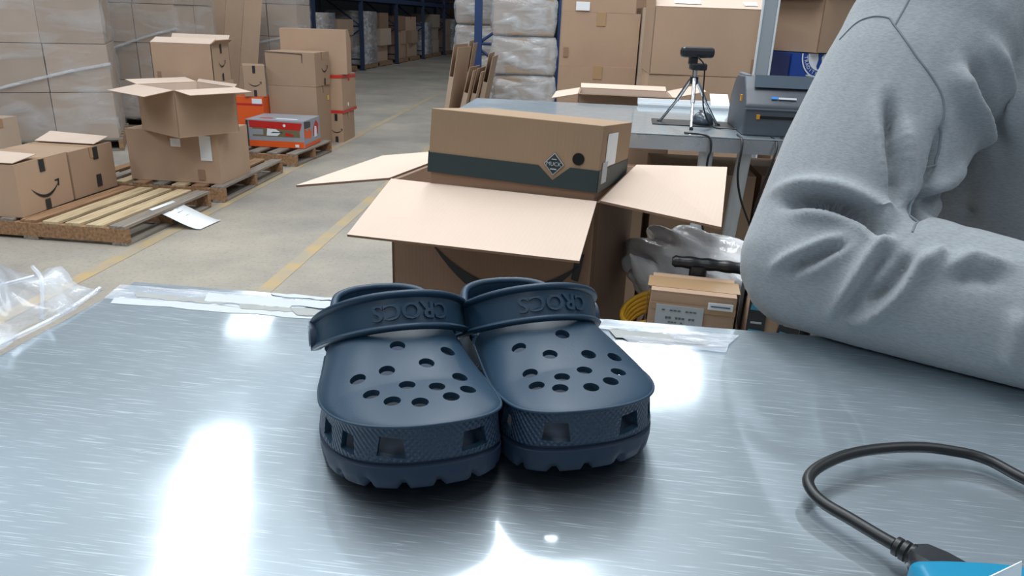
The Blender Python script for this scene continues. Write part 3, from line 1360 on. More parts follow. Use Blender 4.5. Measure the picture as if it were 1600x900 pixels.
FOLDS = []
FOLDS = [
    ([(0.2585, 0.6973, 1.1408), (0.2756, 0.6802, 1.1493), (0.2957, 0.6658, 1.1498), (0.3182, 0.6523, 1.1408), (0.3308, 0.6273, 1.1304)], -0.0323, 0.005225),
    ([(0.2562, 0.7255, 1.1457), (0.2773, 0.6903, 1.1606), (0.3039, 0.6696, 1.1613), (0.3313, 0.656, 1.1476), (0.3383, 0.631, 1.1355)], 0.0119, 0.008075),
    ([(0.2596, 0.6817, 1.1322), (0.2825, 0.6648, 1.1386), (0.3064, 0.6489, 1.1341), (0.3234, 0.6247, 1.125)], 0.0068, 0.00665),
    ([(0.2455, 0.6643, 1.0815), (0.2586, 0.6545, 1.0999), (0.2773, 0.6471, 1.1135), (0.3018, 0.6414, 1.1264)], 0.0102, 0.0057),
    ([(0.2549, 0.6541, 1.0853), (0.2701, 0.645, 1.0996), (0.2886, 0.6381, 1.1124), (0.3055, 0.6347, 1.1225)], -0.0102, 0.00475),
    ([(0.2613, 0.6478, 1.0808), (0.2795, 0.6366, 1.0954), (0.2954, 0.6342, 1.1139), (0.3106, 0.635, 1.1262)], 0.0068, 0.0057),
    ([(0.293, 0.6313, 1.0488), (0.3006, 0.6178, 1.0814), (0.3112, 0.6178, 1.1059), (0.3245, 0.6232, 1.1243), (0.3358, 0.6231, 1.1295)], 0.0136, 0.006175),
    ([(0.3008, 0.6231, 1.0525), (0.3078, 0.6128, 1.0835), (0.3181, 0.6138, 1.1075), (0.3293, 0.6176, 1.1215)], -0.0102, 0.00475),
    ([(0.3051, 0.6195, 1.0529), (0.3196, 0.6051, 1.0644), (0.334, 0.5955, 1.0892), (0.347, 0.5993, 1.1135), (0.358, 0.6047, 1.1255)], 0.01445, 0.006175),
    ([(0.3101, 0.6105, 1.0754), (0.3238, 0.602, 1.0864), (0.335, 0.6019, 1.1063), (0.3439, 0.6088, 1.1219)], -0.0153, 0.00665),
    ([(0.3483, 0.5935, 1.1069), (0.3597, 0.5989, 1.1216), (0.3692, 0.6007, 1.1271)], 0.0102, 0.0057),
    ([(0.361, 0.5889, 1.1118), (0.3723, 0.5878, 1.1183), (0.3849, 0.5896, 1.1256), (0.3952, 0.5807, 1.1233), (0.4123, 0.573, 1.1242)], 0.0102, 0.00665),
    ([(0.3685, 0.5815, 1.1084), (0.3831, 0.5764, 1.1131), (0.3985, 0.5667, 1.1126)], -0.0068, 0.0076),
    ([(0.3443, 0.7073, 1.2442), (0.3436, 0.6826, 1.2065), (0.3463, 0.665, 1.1687), (0.3387, 0.6275, 1.1336)], -0.0272, 0.006175),
    ([(0.3367, 0.7113, 1.2436), (0.3353, 0.6785, 1.1952), (0.3409, 0.6585, 1.1521), (0.3364, 0.6283, 1.1332)], 0.0102, 0.00855),
    ([(0.3549, 0.6928, 1.2288), (0.3563, 0.6716, 1.1855), (0.3546, 0.6558, 1.1473)], 0.0102, 0.00855),
    ([(0.3899, 0.689, 1.2218), (0.384, 0.6748, 1.1799), (0.3732, 0.6619, 1.1465), (0.3401, 0.6169, 1.1268)], -0.017, 0.005225),
    ([(0.3684, 0.6598, 1.1468), (0.4011, 0.6819, 1.1536), (0.4733, 0.7735, 1.143)], -0.017, 0.00665),
    ([(0.374, 0.6685, 1.163), (0.4004, 0.681, 1.1672), (0.4278, 0.7015, 1.1885)], 0.0085, 0.0095),
    ([(0.4015, 0.7117, 1.2746), (0.4231, 0.7035, 1.2358), (0.4784, 0.7502, 1.188)], 0.0136, 0.0095),
    ([(0.416, 0.7158, 1.2805), (0.4443, 0.7162, 1.241), (0.4823, 0.7421, 1.196)], -0.0119, 0.00855),
    ([(0.4329, 0.7268, 1.2977), (0.4694, 0.737, 1.2518), (0.4906, 0.7327, 1.1978)], 0.0102, 0.0095),
    ([(0.3809, 0.6047, 1.1332), (0.4801, 0.7653, 1.1243), (0.4777, 0.7618, 1.1526)], -0.0085, 0.0076),
    ([(0.4101, 0.5498, 1.0433), (0.4066, 0.5442, 1.0689), (0.4066, 0.5506, 1.0969)], 0.0102, 0.0076),
]


def person():
    o = thing('person', 'person in a grey sweatshirt leaning a bent arm on the bench', 'person', (.60, 1.0, 0))
    inv = Matrix.Translation((-.60, -1.0, 0))

    def rel(bm):
        for v in bm.verts:
            v.co = inv @ v.co
    # bare body under the clothes: head, neck, trunk, arms with hands, legs
    bm = bmesh.new()
    loft(bm, [(.64, 1.02, .90), (.62, .99, 1.05), (.58, .95, 1.22), (.575, .94, 1.34)], [(.10, .15), (.09, .14), (.10, .17), (.07, .12)], squash=(1, 0, 0))
    loft(bm, [(.58, .94, 1.36), (.60, .935, 1.44)], [.056, .052])
    loft(bm, [(.612, .93, 1.485), (.620, .93, 1.54), (.612, .93, 1.60)], [(.074, .060), (.092, .074), (.078, .064)], squash=(1, 0, 0))
    loft(bm, [(.690, .93, 1.57), (.712, .93, 1.530), (.704, .93, 1.520)], [.010, .013, .010], 10)       # nose
    loft(bm, [(.675, .93, 1.478), (.690, .93, 1.476)], [(.012, .026), (.010, .022)], 12)               # lips
    loft(bm, [(.66, .93, 1.445), (.676, .93, 1.447)], [.022, .018], 12)                               # chin
    for s in (-1, 1):
        loft(bm, [(.605, .93 + s * .074, 1.515), (.600, .93 + s * .080, 1.555)], [(.012, .008), (.018, .008)], 10)   # ear
        loft(bm, [(.686, .93 + s * .032, 1.552), (.692, .93 + s * .032, 1.552)], [.014, .012], 10)                  # brow and eye
    arms = [(SH, EL, WR, 1), (Vector((.60, 1.10, 1.30)), Vector((.70, 1.14, 1.08)), Vector((.86, .98, 1.07)), -1)]
    for a, e, w_, s in arms:
        loft(bm, [a, a.lerp(e, .5), e, e.lerp(w_, .5), w_], [.052, .046, .040, .036, .028])
        f = (w_ - e)
        f.z = -.01
        f.normalize()
        side = Vector((-f.y, f.x, 0)) * s
        pal = w_ + f * .05 + Vector((0, 0, -.012))
        loft(bm, [w_, w_ + f * .045, w_ + f * .095], [(.018, .028), (.015, .038), (.012, .036)], squash=(0, 0, 1))
        for k, (q, ln) in enumerate(((.030, .068), (.010, .078), (-.010, .073), (-.028, .056))):
            b0 = w_ + f * .088 + side * q
            loft(bm, [b0, b0 + f * ln * .45 + Vector((0, 0, .004)), b0 + f * ln * .8 + Vector((0, 0, -.012)), b0 + f * ln + Vector((0, 0, -.024))],
                 [.0095, .009, .008, .0065], 10)
        t0 = w_ + f * .030 + side * .028
        loft(bm, [t0, t0 + f * .030 + side * .020, t0 + f * .058 + side * .024 + Vector((0, 0, -.01))], [.012, .0105, .008], 10)
    for s in (-1, 1):
        hx, hy = .64, 1.02 + s * .085
        loft(bm, [(hx, hy, .90), (hx + .01, hy + s * .02, .50), (hx - .02, hy + s * .03, .10), (hx + .0, hy + s * .03, .06)], [.085, .055, .036, .036])
        loft(bm, [(hx - .04, hy + s * .03, .045), (hx + .12, hy + s * .04, .035)], [.036, .028])
    rel(bm)
    fuse('body', bm, .0055, 2, 'skin', o)
    # hair cap
    bm = bmesh.new()
    loft(bm, [(.592, .93, 1.52), (.598, .93, 1.575), (.602, .93, 1.615)], [(.086, .080), (.092, .084), (.074, .068)], squash=(1, 0, 0))
    rel(bm)
    fuse('hair', bm, .007, 2, 'hair', o)
    # trousers and shoes
    bm = bmesh.new()
    loft(bm, [(.64, 1.02, .96), (.64, 1.02, .84)], [(.125, .18), (.125, .185)], squash=(1, 0, 0))
    for s in (-1, 1):
        hy = 1.02 + s * .09
        loft(bm, [(.64, hy, .86), (.65, hy + s * .02, .50), (.62, hy + s * .03, .14)], [.105, .080, .066])
    rel(bm)
    fuse('trousers', bm, .011, 3, 'denim', o)
    for s in (-1, 1):
        bm = bmesh.new()
        hy = 1.02 + s * .12
        loft(bm, [(.585, hy, .055), (.66, hy + s * .005, .05), (.77, hy + s * .01, .040)], [(.052, .045), (.050, .046), (.036, .042)], squash=(0, 0, 1))
        rel(bm)
        for v in bm.verts:
            v.co.z = max(0, v.co.z)
        frombm('shoe', bm, 'shoe_black', o, smooth=True)
    # sweatshirt: trunk, hood roll, both sleeves, cloth pooling at the elbow
    bm = bmesh.new()
    loft(bm, [(.655, 1.02, .86), (.635, .965, 1.00), (.605, .905, 1.14), (.585, .905, 1.25), (.583, .915, 1.32), (.585, .93, 1.38)],
         [(.140, .19), (.155, .210), (.160, .232), (.158, .230), (.140, .200), (.095, .130)], squash=(1, 0, 0))
    loft(bm, [(.56, .87, 1.405), (.535, .94, 1.415), (.565, 1.02, 1.405)], [.035, .045, .035])
    loft(bm, [(.585, .93, 1.36), SH + Vector((.03, .02, .035)), SH.lerp(EL, .10)], [.085, .083, .088])
    loft(bm, [SH.lerp(EL, .02), SH.lerp(EL, .30), SH.lerp(EL, .62), SH.lerp(EL, .92), EL],
         [.085, (.086, .088), (.080, .086), (.073, .075), .072])
    loft(bm, [EL, EL.lerp(WR, .25), EL.lerp(WR, .5), EL.lerp(WR, .75), EL.lerp(WR, .98)], [.072, .071, .067, .062, .053])
    e2, s2, w2 = Vector((.70, 1.14, 1.09)), Vector((.60, 1.10, 1.31)), Vector((.86, .98, 1.075))
    loft(bm, [s2, s2.lerp(e2, .5), e2, e2.lerp(w2, .5), w2], [.085, .080, .068, .060, .045])
    rel(bm)
    sw = fuse('sweatshirt', bm, .0044, 5, 'grey_fleece', o)
    crease_disp(sw.data, [([inv @ Vector(p) for p in pts], a, wd) for pts, a, wd in FOLDS])
    # flatten the cloth where it lies on the bench
    for v in sw.data.vertices:
        if v.co.z < TZ + .0015 and v.co.y + 1.0 < .70:
            v.co.z = TZ + .0015
    sb = bmesh.new()
    sb.from_mesh(sw.data)
    bv = BVHTree.FromBMesh(sb)
    sb.free()
    for pts in SEAMS:
        P = [bv.find_nearest(inv @ Vector(p))[0] for p in smooth_path(pts, 10)]
        tube('seam', P, .0011, 'seam', sw, 6)
    return o


SEAMS = []
SEAMS = [
    [(0.3293, 0.8037, 1.291), (0.3419, 0.7911, 1.3102), (0.3549, 0.7652, 1.3136), (0.3579, 0.7512, 1.3062), (0.3686, 0.7224, 1.2814), (0.3893, 0.6988, 1.2466), (0.39, 0.6879, 1.2191), (0.3806, 0.6727, 1.1743), (0.3504, 0.6275, 1.1369)],
    [(0.3579, 0.7512, 1.3062), (0.3671, 0.7589, 1.321), (0.3752, 0.7657, 1.3357)],
]
PERSON = person()

# ------------------------------------------------------------------ cable, plug and teal holder on the near bench
def cable_and_plug():
    o = thing('black_cable', 'thick black cable looping over the right of the near bench', 'cable', (.20, .43, TZ))
    P = [(.50, .300), (.42, .355), (.352, .404), (.329, .434), (.305, .441), (.282, .440), (.253, .434), (.226, .423), (.203, .408), (.192, .396), (.190, .384), (.194, .373),
         (.204, .359), (.213, .346), (.219, .338)]
    zs = [.004, .004, .006, .008, .010, .012, .013, .014, .014, .013, .012, .011, .011, .011, .011]
    path = smooth_path([(x - .20, y - .43, z) for (x, y), z in zip(P, zs)], 8)
    tube('cord', path, .0037, 'black_rubber', o, 12)
    d = (path[-1] - path[-5]).normalized()
    e = path[-1]
    for k in range(3):
        c = e + d * (.001 + .0042 * k)
        tube('strain_relief', [c, c + d * .0026], .0056 + .0004 * k, 'black_rubber', o, 14)
    side = Vector((-d.y, d.x, 0))
    up = Vector((0, 0, 1))
    m = Matrix(((side.x, d.x, 0, e.x), (side.y, d.y, 0, e.y), (0, 0, 1, e.z), (0, 0, 0, 1)))
    bm = bmesh.new()
    secs = [(.010, .0055, .0055), (.014, .0095, .0070), (.024, .0110, .0078), (.050, .0110, .0078)]
    prev = None
    for yy, hw, hh in secs:
        ring = [bm.verts.new(m @ Vector((sx * hw, yy, sz * hh))) for sx, sz in ((-1, -.6), (-.7, -1), (.7, -1), (1, -.6), (1, .6), (.7, 1), (-.7, 1), (-1, .6))]
        if prev:
            for k in range(8):
                bm.faces.new((prev[k], prev[(k + 1) % 8], ring[(k + 1) % 8], ring[k]))
        else:
            bm.faces.new(ring[::-1])
        prev = ring
    bm.faces.new(prev)
    frombm('plug_body', bm, 'black_plastic', o, angle=35)
    # teal moulded shell the plug is pushed into
    t = thing('teal_device', 'bright teal plastic device shell at the bottom edge of the bench', 'device', (.244, .303, TZ), -2)
    poly = [(-.030, .010), (-.026, .0135), (-.012, .0150), (.010, .0155), (.026, .0145), (.040, .009), (.058, .002), (.060, -.05), (-.034, -.05)]
    bm = bmesh.new()
    a = [bm.verts.new((x, y, 0)) for x, y in poly]
    b = [bm.verts.new((x * 1.0, y, .017)) for x, y in poly]
    c = [bm.verts.new((x * .93 + .001, y * .85 - .003, .0215)) for x, y in poly]
    n = len(poly)
    for lo, hi in ((a, b), (b, c)):
        for k in range(n):
            bm.faces.new((lo[k], lo[(k + 1) % n], hi[(k + 1) % n], hi[k]))
    bm.faces.new(a[::-1])
    bm.faces.new(c)
    bmesh.ops.recalc_face_normals(bm, faces=bm.faces)
    bmesh.ops.bevel(bm, geom=[e_ for e_ in bm.edges], offset=.0015, segments=2, profile=.5, affect='EDGES')
    frombm('shell', bm, 'teal_plastic', t, angle=40)
    bm = bmesh.new()
    bx(bm, .020, .045, -.03, -.002, .0212, .0226)
    frombm('recess', bm, 'hole_black', t)
    pp = thing('white_card', 'white paper card standing on the teal device at the bottom edge', 'card', (.243, .291, TZ), 4)
    panel('sheet', (-.018, 0, .0232), (.014, 0, .0232), (.0135, .004, .0375), (.000, .002, .0315), .0005, 'paper', pp)


cable_and_plug()

# ------------------------------------------------------------------ open carton with the shoe box, just behind the bench
def amz_carton():
    rot = -18.2
    W_, D_, H_ = .381, .36, .46
    ex = Vector((math.cos(R(rot)), math.sin(R(rot)), 0))
    ey = Vector((-ex.y, ex.x, 0))
    fl = Vector((-.225, 1.296, 0))
    cen = fl + ex * W_ / 2 + ey * D_ / 2
    z0 = TZ - H_
    o = thing('open_cardboard_box', 'large open carton with spread flaps right behind the clogs, shoe box inside', 'box', (cen.x, cen.y, z0), rot)
    x, y, t = W_ / 2, D_ / 2, .005
    boxpart('bottom', (-x, x, -y, y, 0, t), 'kraft_dark', o)
    for q in (((-x, -y), (x, -y)), ((x, -y), (x, y)), ((x, y), (-x, y)), ((-x, y), (-x, -y))):
        (ax, ay), (bx_, by) = q
        panel('wall', (bx_, by, t), (ax, ay, t), (ax, ay, H_), (bx_, by, H_), t, 'kraft_dark', o, 'kraft_inner')
    inv = Matrix.Rotation(R(-rot), 4, 'Z') @ Matrix.Translation((-cen.x, -cen.y, -z0))

    def fl_(pts):
        P = [inv @ Vector(p) for p in pts]
        if (P[1] - P[0]).cross(P[3] - P[0]).z < 0:
            P = [P[1], P[0], P[3], P[2]]
        panel('flap', *P, .004, 'kraft_dark', o, 'kraft_inner')
    FL, FR = fl, fl + ex * W_
    BL, BR = FL + ey * D_, FR + ey * D_
    z = TZ
    fl_([(FL.x + .002, FL.y, z), (FR.x - .003, FR.y, z), (.094, .986, .978), (-.262, 1.106, .969)])
    fl_([(FR.x + .003, FR.y + .004, z), (BR.x, BR.y, z), (.425, 1.475, 1.030), (.322, 1.105, 1.003)])
    fl_([(BL.x, BL.y, z), (FL.x - .002, FL.y + .004, z), (-.410, 1.345, .990), (-.300, 1.640, .998)])
    fl_([(BR.x, BR.y, z), (BL.x, BL.y, z), (-.03, 1.81, .95), (.31, 1.69, .95)])
    # the big curved arrow on the front
    smile(o, face_mtx('front', W_, D_, H_, .030, .350, .0012), .27, fat=1.5)
    # what the carton stands on, and what the shoe box stands on (both hidden by the bench)
    c2 = carton('plain carton under the large open carton behind the bench', .42, .40, z0, (cen.x, cen.y, 0), rot, 'kraft_dark')
    c3 = carton('plain carton lying inside the large open carton, under the shoe box', .33, .30, .38,
                (cen.x, cen.y, z0 + .006), rot, 'kraft', tape=None)
    # shoe box: tray and deep lid with the dark band
    s = thing('shoe_box', 'kraft shoe box with dark green band and diamond badge in the open carton', 'box', (.026, 1.385, 0), 0)
    s.location = (.030, 1.366, .9580)
    s.rotation_euler = Euler((R(-5.5), R(1.5), R(-17)), 'XYZ')
    w2, d2 = .292, .30
    bm = bmesh.new()
    bx(bm, -w2 / 2, w2 / 2, -d2 / 2, d2 / 2, 0, .12)
    frombm('tray', bm, 'kraft_dark', s)
    lw, ld, l0, l1 = w2 + .008, d2 + .008, .068, .176
    boxpart('lid', (-lw / 2, lw / 2, -ld / 2, ld / 2, l0, l1), 'kraft_shoe', s, bev=.0012)
    f = lambda u, v, off=.0006, roll=0: face_mtx('front', lw, ld, l1, u, v, off, roll)
    # band round the lower part of the lid, notched round the badge
    bx0 = .074
    band = [(-lw / 2, l0), (lw / 2, l0), (lw / 2, l0 + .036), (bx0 + .028, l0 + .036), (bx0, l0 + .012), (bx0 - .026, l0 + .034), (-lw / 2, l0 + .034)]
    flat('band', band, 'navy_stripe', s, f(0, 0))
    side = [(-ld / 2, l0), (ld / 2, l0), (ld / 2, l0 + .036), (-ld / 2, l0 + .036)]
    flat('band', side, 'navy_stripe', s, face_mtx('right', lw, ld, l1, 0, 0, .0006))
    flat('band', side, 'navy_stripe', s, face_mtx('left', lw, ld, l1, 0, 0, .0006))
    q = .0185
    bd = flat('badge', [(-q, 0), (0, -q * 1.08), (q, 0), (0, q * 1.08)], 'kraft_dark', s, f(bx0, l0 + .0385, .0010))
    q2 = .0172
    flat('badge_border', [(-q2, 0), (0, -q2 * 1.08), (q2, 0), (0, q2 * 1.08)], 'paper_grey', bd, f(bx0, l0 + .0385, .0014))
    q3 = .0155
    flat('badge_field', [(-q3, 0), (0, -q3 * 1.08), (q3, 0), (0, q3 * 1.08)], 'navy_stripe', bd, f(bx0, l0 + .0385, .0018))
    lettering('MUCK', .0090, 'paper_grey', bd, f(bx0, l0 + .0385, .0030, 0))
    flat('badge_mark', [(-.006, -.0012), (.006, -.0012), (.0045, .0008), (-.0045, .0008)], 'paper_grey', bd, f(bx0 + .0, l0 + .0305, .0026))
    flat('badge_mark', [(-.004, -.0008), (.004, -.0008), (.004, .0008), (-.004, .0008)], 'paper_grey', bd, f(bx0, l0 + .0465, .0026))
    hole = [(.0100 * math.cos(2 * PI * k / 24), .0100 * math.sin(2 * PI * k / 24)) for k in range(24)]
    flat('finger_hole', hole, 'hole_black', s, f(bx0 + .040, l0 + .051, .0008))
    hl = [(.0105 * math.cos(PI * k / 12), .0085 * math.sin(PI * k / 12)) for k in range(13)]
    flat('finger_hole', hl, 'hole_black', s, face_mtx('front', w2, d2, .12, bx0 + .030, .038, .0006))
    flat('size_label', rect(.10, .055), 'paper', s, face_mtx('right', lw, ld, l1, -.06, l0 + .066, .0008))
    flat('size_label', rect(.045, .035), 'paper_grey', s, face_mtx('right', lw, ld, l1, -.11, l0 + .030, .0012))


amz_carton()

# ------------------------------------------------------------------ plastic cart behind the bench with parcel, bag, cable
def utility_cart():
    o = thing('utility_cart', 'black plastic utility cart with a moulded grip handle behind the bench', 'cart', (.405, 1.262, 0), -18)
    for z in (.76, .25):
        bm = bmesh.new()
        bx(bm, -.15, .15, -.30, .30, z, z + .012)
        for a in ((-.15, .15, -.30, -.288), (-.15, .15, .288, .30), (-.15, -.138, -.288, .288), (.138, .15, -.288, .288)):
            bx(bm, a[0], a[1], a[2], a[3], z + .012, z + .035)
        frombm('tray', bm, 'black_plastic', o)
    for sx in (-1, 1):
        for sy in (-1, 1):
            tube('post', [(sx * .125, sy * .27, .09), (sx * .125, sy * .27, .76)], .018, 'black_plastic', o, 12)
            tube('caster', [(sx * .125 - .018, sy * .27, .05), (sx * .125 + .018, sy * .27, .05)], .05, 'black_rubber', o, 18)
            tube('caster_fork', [(sx * .125, sy * .27, .09), (sx * .125, sy * .27, .10)], .028, 'grey_post', o, 12)
    # grip: a bar with finger grooves on two stems
    n = 40
    path, rad = [], []
    for i in range(n + 1):
        t = i / n
        path.append((-.100 + .20 * t, -.168 + .03 * t, .940 - .010 * t * t))
        rad.append(.0098 + .0007 * math.cos(t * 2 * PI * 7) - .004 * (t < .02))
    g = tube('grip_handle', path, rad, 'black_plastic', o, 14)
    tube('handle_stem', smooth_path([(-.058, -.163, .936), (-.058, -.163, .88), (-.060, -.160, .772)], 5), .014, 'black_plastic', o, 12)
    tube('handle_stem', smooth_path([(.098, -.138, .930), (.108, -.138, .89), (.112, -.138, .772)], 5), .018, 'black_plastic', o, 12)
    return o


utility_cart()


def parcel():
    w_, d, h = .125, .085, .152
    o = carton('small brown parcel with a grey packing list on the cart', w_, d, h, (.280, 1.066, .772), -12, 'kraft', tape='tape_tan', name='parcel_box')
    # clear pouch with the folded packing list and its print, address sticker
    f = lambda u, v, off: face_mtx('front', w_, d, h, u, v, off)
    b = flat('tape_band', rect(.125, .010), 'tape_tan', o, f(0, .130, .0052))
    pl = flat('packing_list', rect(.070, .042), 'paper_grey', o, f(-.018, .112, .0062))
    for k, (ln, yy, hh, xx) in enumerate(((.052, .013, .0022, 0), (.044, .001, .0034, .002), (.022, -.006, .002, -.004), (.030, -.013, .0012, .008))):
        nseg = 9 if k < 2 else 5
        for q in range(nseg):
            if (q * 7 + k) % 4 == 3:
                continue
            x0 = -ln / 2 + ln * q / nseg
            flat('print_mark', [(x0, -hh / 2), (x0 + ln / nseg * .78, -hh / 2), (x0 + ln / nseg * .78, hh / 2), (x0, hh / 2)], 'ink_grey', pl,
                 f(-.018 + xx, .112 + yy, .0070))
    st = flat('address_sticker', rect(.036, .011), 'paper', o, f(.040, .138, .0062))
    flat('print_mark', rect(.028, .0022), 'ink_blue', st, f(.040, .138, .0070))
    # black security-tape stack beside it: printed strips
    k2 = carton('narrow carton wrapped in black and teal printed tape beside the brown parcel', .075, .13, .155,
                (.400, 1.060, .772), -12, 'kraft', tape='tape_dark', name='taped_parcel')
    plain('tape_teal', srgb(60, 150, 178), .35)
    fr = lambda u, v, off, roll=0: face_mtx('front', .075, .13, .155, u, v, off, roll)
    for u, wd, roll in ((-.026, .026, 0), (.016, .030, -9)):
        tp = flat('printed_tape', rect(wd, .15), 'tape_dark', k2, fr(u, .085, .0046, roll))
        for kk in range(4):
            flat('tape_print', [(-wd * .4, -.004), (wd * .38, -.005), (wd * .40, .004), (-wd * .36, .005)], 'tape_teal', tp,
                 fr(u + math.sin(R(roll)) * (.04 * kk - .06) * -1, .025 + .04 * kk, .0054, roll))
            flat('tape_print', [(-wd * .3, -.0015), (wd * .3, -.0015), (wd * .3, .0015), (-wd * .3, .0015)], 'paper_grey', tp,
                 fr(u + math.sin(R(roll)) * (.04 * kk - .045) * -1, .041 + .04 * kk, .0054, roll))


parcel()


def bag():
    o = thing('plastic_bag', 'crumpled translucent white plastic bag lying on the cart', 'bag', (.385, 1.395, .772), -10)
    rnd = random.Random(5)
    bm = bmesh.new()
    bmesh.ops.create_icosphere(bm, subdivisions=5, radius=1.0)
    ph = [(rnd.uniform(2, 6), rnd.uniform(2, 6), rnd.uniform(2, 6), rnd.uniform(0, 6)) for _ in range(9)]
    for v in bm.verts:
        c = v.co.copy()
        s = 0
        for a, b, d, p in ph:
            s += abs(math.sin(a * c.x + b * c.y + d * c.z + p)) - .5
        r = 1 + .085 * s
        v.co = Vector((c.x * .140 * r, c.y * .110 * r, max(-.055, c.z * .075 * r) + .055))
        v.co.z += .02 * max(0, -c.x) * (1 + c.z)
    frombm('film', bm, 'bag_film', o, smooth=True)
    bm = bmesh.new()
    ear = [(-.10, -.06, .06), (-.125, -.09, .09), (-.150, -.105, .12)]
    tube_bm(bm, smooth_path(ear, 6), [.035, .034, .031, .029, .026, .024, .021, .018, .015, .012, .008, .004, .002], 12)
    frombm('tied_ear', bm, 'bag_film', o, smooth=True)


bag()
cc = thing('yellow_cable', 'coil of yellow cable on the cart beside the brown parcel', 'cable', (.262, 1.140, .772))
for k in range(5):
    a0 = k * .4
    pts = [(-.030 + (.030 + .002 * k) * math.cos(a0 + t * 2 * PI / 20), .05 + (.030 + .002 * k) * math.sin(a0 + t * 2 * PI / 20) * .7,
            .030 + .008 * k + .022 * math.sin(a0 + t * 2 * PI / 20 + .8)) for t in range(21)]
    tube('loop', pts, .0045, 'yellow_cable', cc, 8)

# ------------------------------------------------------------------ far bench with webcam, mouse, label printer
far = bench('steel_bench', 'second stainless steel bench behind the open carton, with webcam tripod and printer', -.235, 2.085, -6.5,
            0, 2.0, 0, .70, [(.06, .06), (.76, .05), (.06, .64), (1.94, .06), (1.94, .64)], 'white_tube')
tube('brace_leg', [(.865, .30, .03), (.865, .05, TZ - .03)], .02, 'white_tube', far, 12)


def webcam_tripod():
    o = thing('webcam_tripod', 'small chrome tripod carrying a black webcam on the far bench', 'webcam', (.505, 2.205, TZ), 0)
    top = Vector((0, 0, .135))
    for i, (x, y) in enumerate(((-.075, .06), (-.012, -.085), (.085, .01))):
        f = Vector((x, y, .004))
        m = top.lerp(f, .5)
        lg = tube('leg', [top + Vector((x, y, 0)) * .08, m], .0058, 'chrome', o, 10)
        tube('leg_section', [m, f], .0040, 'chrome', lg, 10)
        tube('rubber_foot', [f, f + Vector((x, y, -.02)).normalized() * .008], .0055, 'black_rubber', lg, 10)
    tube('hub', [(0, 0, .120), (0, 0, .140)], .012, 'black_plastic', o, 14)
    tube('centre_column', [(0, 0, .138), (0, 0, .160)], .0075, 'chrome', o, 12)
    boxpart('clip_base', (-.016, .030, -.020, .018, .158, .178), 'black_plastic', o, bev=.005)
    boxpart('clip_arm', (-.020, .004, -.008, .018, .172, .196), 'black_plastic', o, bev=.004)
    b = boxpart('camera_body', (-.048, .048, -.018, .014, .192, .222), 'black_plastic', o, bev=.010)
    tube('lens', [(0, .014, .207), (0, .019, .207)], .010, 'hole_black', b, 18)
    cb = smooth_path([(.0, -.02, .195), (.018, -.03, .17), (.024, -.026, .10), (.032, -.03, .05), (.06, -.03, .006), (.10, -.06, .004), (.17, -.075, .004)], 6)
    tube('usb_cord', cb, .0022, 'black_rubber', o, 6)


webcam_tripod()


def mouse():
    o = thing('computer_mouse', 'dark glossy computer mouse on the black mat under the tripod', 'mouse', (.555, 2.255, TZ + .003), 0)
    plain('mouse_gloss', srgb(66, 76, 86), .22)
    bm = bmesh.new()
    bmesh.ops.create_uvsphere(bm, u_segments=24, v_segments=14, radius=1)
    for v in bm.verts:
        c = v.co
        v.co = Vector((c.x * .031 * (1 - .08 * c.y), c.y * .052, max(0, c.z) * .036 * (1 + .15 * -c.y)))
    frombm('shell', bm, 'mouse_gloss', o, smooth=True)
    tube('wheel', [(-.003, .024, .030), (.003, .024, .030)], .006, 'black_rubber', o, 14)
    boxpart('button_gap', (-.0006, .0006, .010, .045, .0300, .0345), 'hole_black', o)
    m = boxpart('mouse_mat', (-.13, .20, -.06, .07, 0, .0028), 'black_rubber', None, bev=.001)
    m.location = (.535, 2.25, TZ)
    m.rotation_euler = (0, 0, R(-8))
    tag(m, 'flat black mat under the mouse and tripod on the far bench', 'mat')


mouse()


